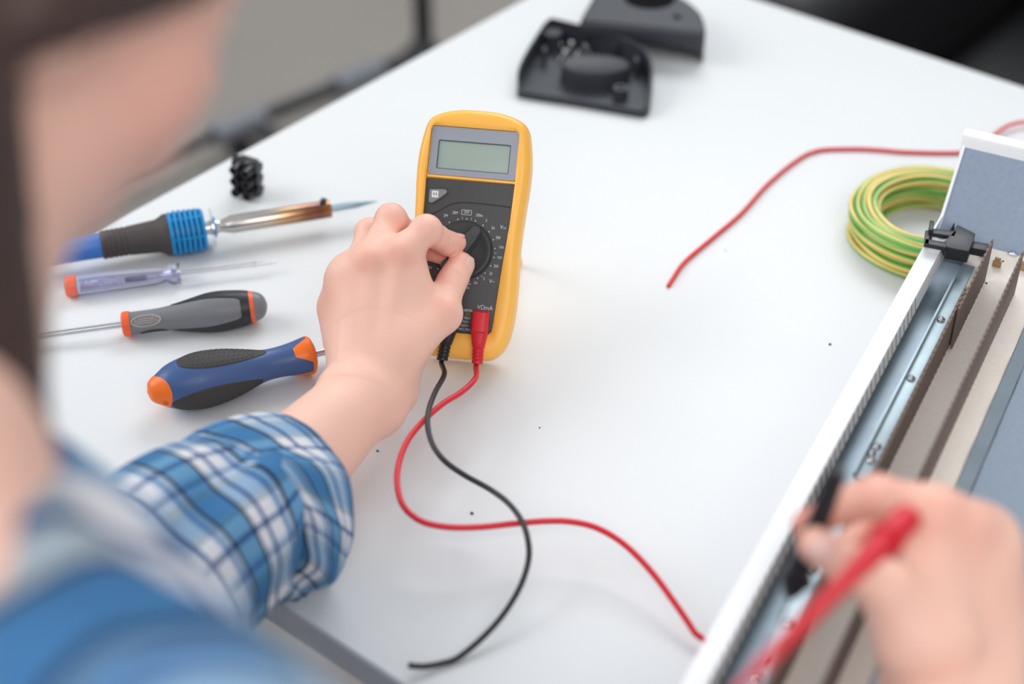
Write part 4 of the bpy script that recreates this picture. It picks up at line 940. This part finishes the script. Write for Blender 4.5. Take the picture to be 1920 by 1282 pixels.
palm.append(C_(wr + side * .012 - back * .006, J['tC'], .0160, .0165)); palm.append(C_(J['tC'], J['tM'], .0160, .0116))
palm.append(C_(J['tC'] - fd * .012 - side * .012, U(786, 562, 1.152), .0165, .0075))
palm.append(C_(U(770, 500, 1.150), U(775, 560, 1.150), .0100, .0110))   # web of the thumb
fore = []
f0 = wr + fd * .004; f1 = wr + fd * .17
for w_ in (-1, 1):
    fore.append(C_(f0 + side * w_ * .0080, f1 + side * w_ * .016, .0175, .0262))
fore.append(C_(f0 - back * .002, f1 - back * .003, .0200, .0305))
union(S, palm + fore, .013)
# tendons and knuckles
for m_, w_ in (('iM', .008), ('mM', .003), ('rM', -.002), ('pM', -.007)):
    a = wr + side * w_ + back * .0125; b = J[m_] + back * .0068
    union(S, [C_(a, b, .0022, .0028)], .0065)
    union(S, [E_(J[m_] + back * .0032, np.eye(3), (.0096, .0096, .0096))], .005)
union(S, [E_(wr - side * .021 + back * .004 + fd * .010, np.eye(3), (.0085, .0085, .0085))], .010)
base = S.F.copy()
def fing(M_, P_, D_, T_, r):
    m_, p_, d_, t_ = J[M_], J[P_], J[D_], J[T_]; u = nrm(t_ - d_)
    mid1 = (m_ + p_) / 2; mid2 = (p_ + d_) / 2
    return [C_(m_, mid1, r[0], r[1] * .95), C_(mid1, p_, r[1] * .95, r[1]), C_(p_, mid2, r[1], r[2] * .98), C_(mid2, d_, r[2] * .98, r[2]), C_(d_, t_ - u * .002, r[2], r[3]), E_(p_ + back * .0008, np.eye(3), (r[1] * 1.03,) * 3)]
idx_ = fing('iM', 'iP', 'iD', 'iT', (.0120, .0103, .0087, .0070)); mid_ = fing('mM', 'mP', 'mD', 'mT', (.0120, .0104, .0088, .0070))
rin_ = fing('rM', 'rP', 'rD', 'rT', (.0114, .0098, .0083, .0066)); pin_ = fing('pM', 'pP', 'pD', 'pT', (.0108, .0088, .0075, .0060))
tu = nrm(J['tT'] - J['tI'])
thu = [C_(J['tC'], J['tM'], .0155, .0116), C_(J['tM'], J['tI'], .0118, .0103), C_(J['tI'], J['tT'] - tu * .003, .0104, .0088), E_(J['tM'] + side * .001, np.eye(3), (.0125,) * 3), C_(J['tI'] + tu * .008, J['tT'] - tu * .004, .0100, .0092)]
attach(S, base, [idx_, mid_, rin_, pin_, thu], .008, .0012, .004)
# creases at the thumb joint and index joints
def crease(c, ax, nn, r=.0009, L=.006): return C_(c - ax * L, c + ax * L, r, r)
tn = nrm(np.cross(np.cross(tu, back), tu)); ts = nrm(np.cross(tu, tn))
for k in (-.003, 0, .0028): carve(S, [crease(J['tI'] + tn * .0113 + tu * k, ts, tn, .0007, .0050)], .0016)
iu = nrm(J['iD'] - J['iP']); in_ = nrm(back - iu * (back @ iu)); isd = np.cross(iu, in_)
for k in (-.002, .0015): carve(S, [crease(J['iD'] + in_ * .0092 + iu * k, isd, in_, .0006, .0042)], .0015)
LV, LQ = nets(S, 3)
def flush_of(Vv, pts):
    f = np.zeros(len(Vv))
    for c, r, w_ in pts: f = np.maximum(f, w_ * np.exp(-((Vv - c) ** 2).sum(1) / (2 * r * r)))
    return f
LF = flush_of(LV, [(J['iM'] + back * .010, .009, .36), (J['mM'] + back * .010, .009, .36), (J['rM'] + back * .01, .009, .3), (J['pM'] + back * .008, .012, .5), (J['mP'], .012, .25), (J['iP'], .012, .15), (J['iT'], .014, .45), (J['iD'], .012, .3), (J['tT'], .013, .45), (J['tI'], .012, .22), (J['tM'] + tn * .01, .010, .25), (J['mD'], .02, .65), (J['mT'], .015, .6), (J['tI'] - ts * .008, .010, .35), (U(752, 590, 1.10), .0022, .45), (U(720, 612, 1.10), .003, .3), (U(697, 592, 1.10), .004, .2)])

def nail_mesh(c, u, n, w_, l_, curve=.55):
    s = np.cross(u, n); vs = []; fs = []; nx, ny = 12, 10
    for th in (0, -.0006):
        for i in range(nx + 1):
            t = i / nx
            wd = w_ * (1 - .25 * (2 * t - 1) ** 4) * (math.sqrt(max(0, 1 - max(0, (t - .72) / .30) ** 2)) * .55 + .45) * (1 if t > .12 else .8 + t * 1.6)
            for k in range(ny + 1):
                q = -1 + 2 * k / ny
                vs.append(c + u * (l_ * (t - .5)) + s * (wd * math.sin(q * 1.0) / math.sin(1.0)) + n * (th - w_ * curve * (1 - math.cos(q * 1.0)) - .0022 * t * t * .6))
    b0 = (nx + 1) * (ny + 1)
    for i in range(nx):
        for k in range(ny):
            b = i * (ny + 1) + k; fs += [(b, b + ny + 1, b + ny + 2, b + 1), (b0 + b, b0 + b + 1, b0 + b + ny + 2, b0 + b + ny + 1)]
    lp = [i * (ny + 1) for i in range(nx + 1)] + [nx * (ny + 1) + k for k in range(1, ny + 1)] + [i * (ny + 1) + ny for i in range(nx - 1, -1, -1)] + list(range(ny - 1, 0, -1))
    for i in range(len(lp)): a, b = lp[i], lp[(i + 1) % len(lp)]; fs.append((a, b, b0 + b, b0 + a))
    return vs, fs

# ---- right hand (holding the probes)
K = dict(wr=U(1790, 1318, .800), el=V(.16, .23, .90),
 iM=U(1752, 962, .800), iP=U(1646, 930, .800), iD=U(1572, 950, .808), iT=U(1512, 984, .806),
 mM=U(1815, 990, .806), mP=U(1712, 962, .842), mD=U(1640, 992, .852), mT=U(1592, 1020, .832),
 rM=U(1855, 1040, .816), rP=U(1775, 1010, .850), rD=U(1700, 1060, .862), rT=U(1665, 1110, .850),
 pM=U(1868, 1105, .826), pP=U(1800, 1100, .866), pD=U(1740, 1140, .872), pT=U(1705, 1180, .860),
 tC=U(1720, 1205, .790), tM=U(1662, 1105, .783), tI=U(1592, 1062, .776), tT=U(1530, 1022, .776))
bk = nrm(CAMP - U(1780, 1050, .8)); kw = K['wr']; kd = nrm(K['el'] - kw); ks_ = nrm(np.cross(kd, bk))
if ks_ @ (K['iM'] - K['pM']) < 0: ks_ = -ks_
lo = np.min([K[k] for k in K if k != 'el'], 0) - .045; hi = np.max([K[k] for k in K if k != 'el'], 0) + .045; lo = np.minimum(lo, kw + kd * .12 - .035); 
hi = np.maximum(hi, kw + kd * .12 + .035); S = SDF(lo, hi, .0014)
pr = []
for m_, w_, r0, r1 in (('iM', .013, .0155, .0125), ('mM', .005, .0155, .0125), ('rM', -.004, .0155, .0120), ('pM', -.013, .0150, .0115)):
    pr.append(C_(kw + ks_ * w_ * 1.1 - bk * .002, K[m_] - bk * .003, r0, r1 + .0008))
pr.append(C_(kw - bk * .006, (K['mM'] + K['rM']) / 2 - bk * .014, .021, .020)); pr.append(C_(kw + ks_ * .018 - bk * .006, K['iM'] - bk * .014 + kd * .01, .0165, .0135)); pr.append(C_(kw - ks_ * .018 - bk * .006, K['pM'] - bk * .010, .0155, .0130))
pr.append(C_(kw + ks_ * .014 - bk * .006, K['tC'], .017, .0175)); pr.append(C_(K['tC'], K['tM'], .0175, .0125)); pr.append(C_(K['tC'] - ks_ * .012, K['tM'] * .45 + K['iM'] * .55 - bk * .012 - ks_ * .004, .0165, .010))
k1 = kw + kd * .16
for w_ in (-1, 1): pr.append(C_(kw + ks_ * w_ * .0095, k1 + ks_ * w_ * .017, .0185, .0265))
pr.append(C_(kw - bk * .002, k1 - bk * .003, .0215, .031))
union(S, pr, .013)
for m_, w_ in (('iM', .008), ('mM', .003), ('rM', -.002), ('pM', -.007)):
    union(S, [C_(kw + ks_ * w_ + bk * .0125, K[m_] + bk * .0068, .0020, .0026)], .0075); union(S, [E_(K[m_] + bk * .003, np.eye(3), (.0102,) * 3)], .006)
base = S.F.copy()
def fing2(M_, P_, D_, T_, r):
    m_, p_, d_, t_ = K[M_], K[P_], K[D_], K[T_]
    return [C_(m_, p_, r[0], r[1]), C_(p_, d_, r[1], r[2]), C_(d_, t_, r[2], r[3])]
attach(S, base, [fing2('iM', 'iP', 'iD', 'iT', (.0125, .0106, .0090, .0074)), fing2('mM', 'mP', 'mD', 'mT', (.0122, .0105, .0090, .0074)), fing2('rM', 'rP', 'rD', 'rT', (.0118, .0100, .0085, .0070)), fing2('pM', 'pP', 'pD', 'pT', (.0110, .0090, .0076, .0062)),
 [C_(K['tC'], K['tM'], .0165, .0125), C_(K['tM'], K['tI'], .0125, .0108), C_(K['tI'], K['tT'], .0108, .0090)]], .008, .0015, .004)
RV, RQ = nets(S, 3)
RF_ = flush_of(RV, [(K['iT'], .016, .75), (K['iD'] - bk * .008, .014, .6), (K['iP'] - bk * .012, .016, .7), (K['mP'], .018, .7), (K['mD'], .02, .8), (K['tT'], .012, .35), (K['iM'] + bk * .01, .014, .3), (K['mM'] + bk * .01, .012, .3), (K['pM'] + bk * .008, .012, .3)])  # knuckle flush, plus red painted for the shaded hollow between the fingers

# ---- head, neck, torso, upper arms
HC = U(*HEADPX)                                     # centre of the skull
FD = nrm(FACE_DIR); HU = nrm(V(*HEAD_UP) - FD * (V(*HEAD_UP) @ FD)); HR = np.cross(FD, HU)   # forward, up, person's right
HB = np.array([FD, HR, HU])
def H_(f, r, u): return HC + FD * f * .001 + HR * r * .001 + HU * u * .001
NB = V(*NECK_BASE); TF = nrm(V(.633, .774, 0)); TR = V(TF[1], -TF[0], 0)       # torso forward and right
SR = NB + TR * .158 - V(0, 0, .027) - TF * .01; SL = NB - TR * .155 - V(0, 0, .075) + TF * .02
PB = NB - V(0, 0, .44) - TF * .17
head = [E_(H_(-8, 0, 22), HB, (.096, .074, .086)), E_(H_(32, 0, -20), HB, (.056, .060, .078)), E_(H_(20, 0, -62), HB, (.058, .052, .040)), C_(H_(72, 0, -84), H_(66, 0, -88), .015, .016),
 E_(H_(58, 30, -28), HB, (.028, .026, .030)), E_(H_(58, -30, -28), HB, (.028, .026, .030)), E_(H_(76, 0, 16), HB, (.016, .050, .014)), C_(H_(84, 0, 2), H_(102, 0, -26), .008, .0105), C_(H_(92, 8, -30), H_(92, -8, -30), .008, .008),
 E_(H_(84, 0, -52), HB, (.012, .024, .008)), E_(H_(83, 0, -61), HB, (.012, .021, .008))]
lo = np.minimum(np.min([wr + fd * .09 - .045, HC - .16, SR - .1, SL - .1, el - .06, PB - .2, K['el'] - .06], 0), 9); hi = np.max([HC + .16, SR + .1, SL + .1, el + .06, K['el'] + .07, wr + fd * .09 + .045, kw + kd * .08 + .045], 0)
S = SDF(lo, hi, .0042)
union(S, head, .016)
carve(S, [E_(H_(84, 31, 0), HB, (.014, .016, .010)), E_(H_(84, -31, 0), HB, (.014, .016, .010))], .010)
union(S, [E_(H_(74, 31, -1), HB, (.013, .013, .012)), E_(H_(74, -31, -1), HB, (.013, .013, .012))], .002)
for s in (-1, 1): union(S, [E_(H_(-6, 76 * s, -8), np.array([nrm(FD + HR * .35 * s), nrm(HR * s - FD * .35), HU]), (.018, .008, .031))], .006)
union(S, [C_(H_(-10, 0, -50), NB + V(0, 0, .0), .054, .060), C_(NB + V(0, 0, .02), NB + (SR - NB) * .6, .050, .045), C_(NB + V(0, 0, .02), NB + (SL - NB) * .6, .050, .045)], .03)
tor = [C_(SR - V(0, 0, .03), SL - V(0, 0, .03), .062, .062), C_(NB - V(0, 0, .12), PB, .115, .125), C_(NB - V(0, 0, .14) + TR * .06, PB + TR * .05, .095, .10), C_(NB - V(0, 0, .14) - TR * .06, PB - TR * .05, .095, .10)]
union(S, tor, .05)
ke = K['el']
arms = [C_(SL, el + V(0, 0, .012), .055, .040), C_(SR, ke, .055, .040), C_(el + V(0, 0, .012), wr + fd * .112, .040, .0285), C_(ke, kw + kd * .080, .040, .0262)]
union(S, arms, .03)
BV, BQ = nets(S, 2)
BF = flush_of(BV, [(H_(70, 50, -30), .03, .25), (H_(90, 0, -20), .02, .3)])

pe = thing('person', 'person in a blue and white checked shirt leaning over the table, turning the meter dial', 'person', Matrix.Translation(Vector((PB[0], PB[1], 0))))
offp = V(PB[0], PB[1], 0)
AV = rest_on_table(np.vstack([LV, RV, BV])) - offp; AQ = np.vstack([LQ, RQ + len(LV), BQ + len(LV) + len(RV)])
body = np_mesh('body', AV, AQ, M['skin'], pe, None, np.concatenate([LF, RF_, BF]))
nc = J['tT'] - tu * .0035 + nrm(tn * .7 + ts * NAILSIDE) * .0104
nn_ = nrm(tn * .7 + ts * NAILSIDE)
MB().add(*nail_mesh(nc - offp, tu, nn_, .0056, .0118)).build('fingernail', M['nail'], body, label='pale thumb nail')
iu2 = nrm(J['iT'] - J['iD']); n2 = nrm(UPV * .85 + back * .3); n2 = nrm(n2 - iu2 * (n2 @ iu2))
MB().add(*nail_mesh(J['iT'] - iu2 * .0015 + n2 * .0076 - offp, iu2, n2, .0044, .0092)).build('fingernail', M['nail'], body)
ku = nrm(K['tT'] - K['tI']); kn_ = nrm(bk - ku * (bk @ ku)); MB().add(*nail_mesh(K['tT'] - ku * .001 + kn_ * .0098 - offp, ku, kn_, .0062, .0125)).build('fingernail', M['nail'], body)
# hair
S = SDF(HC - V(.17, .17, .27), HC + .17, .0040)
union(S, [E_(H_(-14, 0, 28), HB, (.102, .088, .090)), E_(H_(-52, 0, -8), HB, (.066, .080, .086)), C_(H_(-70, 0, -30), H_(-72, 0, -135), .045, .040)] + [q for s_ in (-1, 1) for q in (C_(H_(-10, 70 * s_, 10), H_(-22, 72 * s_, -50), .024, .022), C_(H_(30, 56 * s_, 10), H_(-10, 66 * s_, -20), .024, .024))], .02)
carve(S, [E_(H_(98, 0, -50), HB, (.100, .062, .100)), E_(H_(10, 0, -95), HB, (.050, .050, .060))], .010)
sl, X = S.sub(S.lo, S.lo + S.n * S.h)
hf_ = sum((X[i] - HC[i]) * FD[i] for i in range(3)); hu_ = sum((X[i] - HC[i]) * HU[i] for i in range(3))
cut = np.maximum((hu_ + .022 - .50 * hf_) / 1.12, -(hf_ + .020)).astype(np.float32)      # below the line from ear lobe to brow, in front of the ear
S.F = smax(S.F, -cut, .012)
union(S, [C_(H_(-56, 56 * s_, 0), H_(-54, 60 * s_, -20) - V(0, 0, .17) + V(.004, -.024, 0), .033, .023) for s_ in (-1, 1)], .012)
sl, X = S.sub(S.lo, S.lo + S.n * S.h)
S.F += (.0014 * np.sin((X[0] * HR[0] + X[1] * HR[1] + X[2] * HR[2]) * 900 + 3 * np.sin((X[0] * FD[0] + X[1] * FD[1] + X[2] * FD[2]) * 60))).astype(np.float32)
v_, q_ = nets(S, 1); np_mesh('hair', v_ - offp, q_, M['hair'], pe, 'dark brown tied-back hair')
# shirt: torso and sleeves a little larger than the body
M['shirt'] = plaid('checked_shirt_cloth', False, (nrm(TR + V(0, 0, .25)), nrm(V(.2, .1, 1))), .42, (.45, .35))
M['sleevec'] = plaid('checked_sleeve_cloth', True, None, 1.2, (.30, .12))
S = SDF(lo - .02, hi + .02, .0045)
g8 = lambda p, r: ('c', p[1], p[2], p[3] + r, p[4] + r, None)
union(S, [g8(p, .010) for p in tor] + [C_(NB - V(0, 0, .03), NB + (SR - NB) * .8, .062, .060), C_(NB - V(0, 0, .03), NB + (SL - NB) * .8, .062, .060)], .05)
ee = el + V(0, 0, .020)
union(S, [C_(SL, ee, .070, .056), C_(ee, wr + fd * .155, .056, .046), C_(SR, ke, .070, .055), C_(ke, kw + kd * .14, .055, .048)], .03)
carve(S, [C_(NB + V(0, 0, .015) + TF * .01, NB + V(0, 0, .12) + TF * .04, .050, .075)], .01)
sl, X = S.sub(S.lo, S.lo + S.n * S.h)
S.F += (.0022 * np.sin(X[0] * 70 + 2 * np.sin(X[1] * 35) + X[2] * 40) + .0016 * np.sin(X[1] * 95 - X[2] * 60 + 1.5 * np.sin(X[0] * 50))).astype(np.float32)
v_, q_ = nets(S, 2); v_ = rest_on_table(v_); sh_ = np_mesh('shirt', v_ - offp, q_, M['shirt'], pe, 'blue and white checked shirt')
# collar
cm_ = MB(); nr = 48; vs = []
for row, (rr, dz) in enumerate(((.060, .000), (.058, .030), (.061, .033), (.068, .026), (.086, -.012), (.084, -.014))):
    for i in range(nr):
        a = 2 * math.pi * i / nr; fr_ = max(0, math.sin(a)); vs.append(NB - offp + TR * rr * 1.08 * math.cos(a) + TF * (rr * math.sin(a) + .012) + V(0, 0, .004 + dz * (1 - .3 * fr_) - .030 * fr_))
cm_.add(vs, [(r_ * nr + k, r_ * nr + (k + 1) % nr, (r_ + 1) * nr + (k + 1) % nr, (r_ + 1) * nr + k) for r_ in range(5) for k in range(nr)]); cm_.build('collar', M['shirt'], sh_)

# rolled cuff and sleeve of the left arm (lofted along the forearm, with folds)
def ring_at(c, ax, e1, r1, r2, n, fn):
    e1 = nrm(e1 - ax * (e1 @ ax)); e2 = np.cross(ax, e1)
    return [c + e1 * math.cos(2 * math.pi * k / n) * (r1 + fn(2 * math.pi * k / n)) + e2 * math.sin(2 * math.pi * k / n) * (r2 + fn(2 * math.pi * k / n)) for k in range(n)]
def loft(name, rings, closed, m, parent, label=None, uv=(1, 1)):
    n = len(rings[0]); vs = list(rest_on_table([p for r in rings for p in r]) - offp); fs = []
    for i in range(len(rings) - 1):
        for k in range(n): j = (k + 1) % n; fs.append((i * n + k, (i + 1) * n + k, (i + 1) * n + j, i * n + j))
    o = mesh_obj(name, vs, fs, m, parent, True, label); me = o.data; uvl = me.uv_layers.new(name='UVMap')
    R = np.array(rings); dl_ = np.r_[0, np.cumsum(np.linalg.norm(np.diff(R, axis=0), axis=2).mean(1))]; per = .30
    k_ = 0
    for p in me.polygons:
        vv = [me.loops[l].vertex_index for l in p.loop_indices]; i = min(vv) // n; ks__ = [v % n for v in vv]; wrap = (0 in ks__ and n - 1 in ks__)
        for l, v in zip(p.loop_indices, vv):
            kk = v % n
            if wrap and kk == 0: kk = n
            uvl.data[l].uv = (dl_[v // n], kk / n * per)
    return o
# rings go from the front rim over the fold to the back edge of the cuff
c_front = U(*CUFF[0]); c_back = U(*CUFF[1]); ax = nrm(c_back - c_front); n = 96
scr = lambda dx, dy: nrm(RT * dx - UPV * dy)
eF, eB = scr(*CUFFE[0]), scr(*CUFFE[1])
def ring_t(t, sc, fn):
    e = nrm(eF * (1 - max(0, min(1, t))) + eB * max(0, min(1, t))); c = c_front + (c_back - c_front) * t; axx = nrm(ax - e * (ax @ e)); q = max(0, min(1, t))
    return ring_at(c, axx, e, (CUFFR[0] * (1 - q) + CUFFR[2] * q) * sc, (CUFFR[1] * (1 - q) + CUFFR[3] * q) * sc, n, fn)
def fold(amp, ph): return lambda a: amp * (math.sin(3 * a + ph) + .6 * math.sin(5 * a + 1.7 * ph + 1) + .35 * math.sin(9 * a + ph * 2))
rings = []
for t, sc, am in ((.16, .78, .0008), (.06, .86, .0010), (-.02, .95, .0012), (-.03, .99, .0012), (.0, 1.03, .0016), (.06, 1.06, .0020), (.16, 1.09, .0028), (.30, 1.12, .0034), (.46, 1.13, .0038), (.62, 1.12, .0040), (.78, 1.08, .0040), (.90, 1.04, .0036), (.97, 1.00, .0032), (1.0, .94, .0028), (.97, .87, .0022), (.88, .80, .002)):
    rings.append(ring_t(t, sc, fold(am, .4 + t * .8)))
loft('rolled_cuff', rings, True, M['sleevec'], sh_, 'wide rolled-up checked cuff')
rings = []; c_end = ee
e1 = eB
cs_ = crom([c_front * .2 + c_back * .8, c_back, c_back * .55 + c_end * .45 + UPV * .006, c_end], 8)
for i, c in enumerate(cs_):
    t = i / (len(cs_) - 1); axx = nrm(cs_[min(i + 1, len(cs_) - 1)] - cs_[max(i - 1, 0)]); rings.append(ring_at(c, axx, e1, .050 + .018 * t, .048 + .020 * t, n, fold(.0035, 1 + t * 3)))
loft('sleeve', rings, True, M['sleevec'], sh_, 'checked sleeve above the rolled cuff')
# ---------------------------------------------------------------- light
w = bpy.data.worlds.new('world'); scene.world = w; w.use_nodes = True
nt = w.node_tree; bg = nt.nodes['Background']; tc = nt.nodes.new('ShaderNodeTexCoord'); sp = nt.nodes.new('ShaderNodeSeparateXYZ'); cr = nt.nodes.new('ShaderNodeValToRGB')
nt.links.new(tc.outputs['Generated'], sp.inputs[0]); nt.links.new(sp.outputs['Z'], cr.inputs[0])
cr.color_ramp.elements[0].color = (.55, .53, .52, 1); cr.color_ramp.elements[1].color = (.93, .97, 1.0, 1); cr.color_ramp.elements[1].position = .5
nt.links.new(cr.outputs[0], bg.inputs['Color']); bg.inputs['Strength'].default_value = WORLD
def area(name, loc, tgt, sx, sy, power, col):
    l = bpy.data.lights.new(name, 'AREA'); l.shape = 'RECTANGLE'; l.size = sx; l.size_y = sy; l.energy = power; l.color = col
    o = bpy.data.objects.new(name, l); COL.objects.link(o); o.location = loc
    o.rotation_euler = (Vector(tgt) - Vector(loc)).to_track_quat('-Z', 'Y').to_euler(); return o
for a in AREAS: area(*a)
vs_ = scene.view_settings; vs_.view_transform = 'Standard'; vs_.look = 'None'; vs_.gamma = 1; vs_.use_curve_mapping = False; vs_.exposure = EXPO
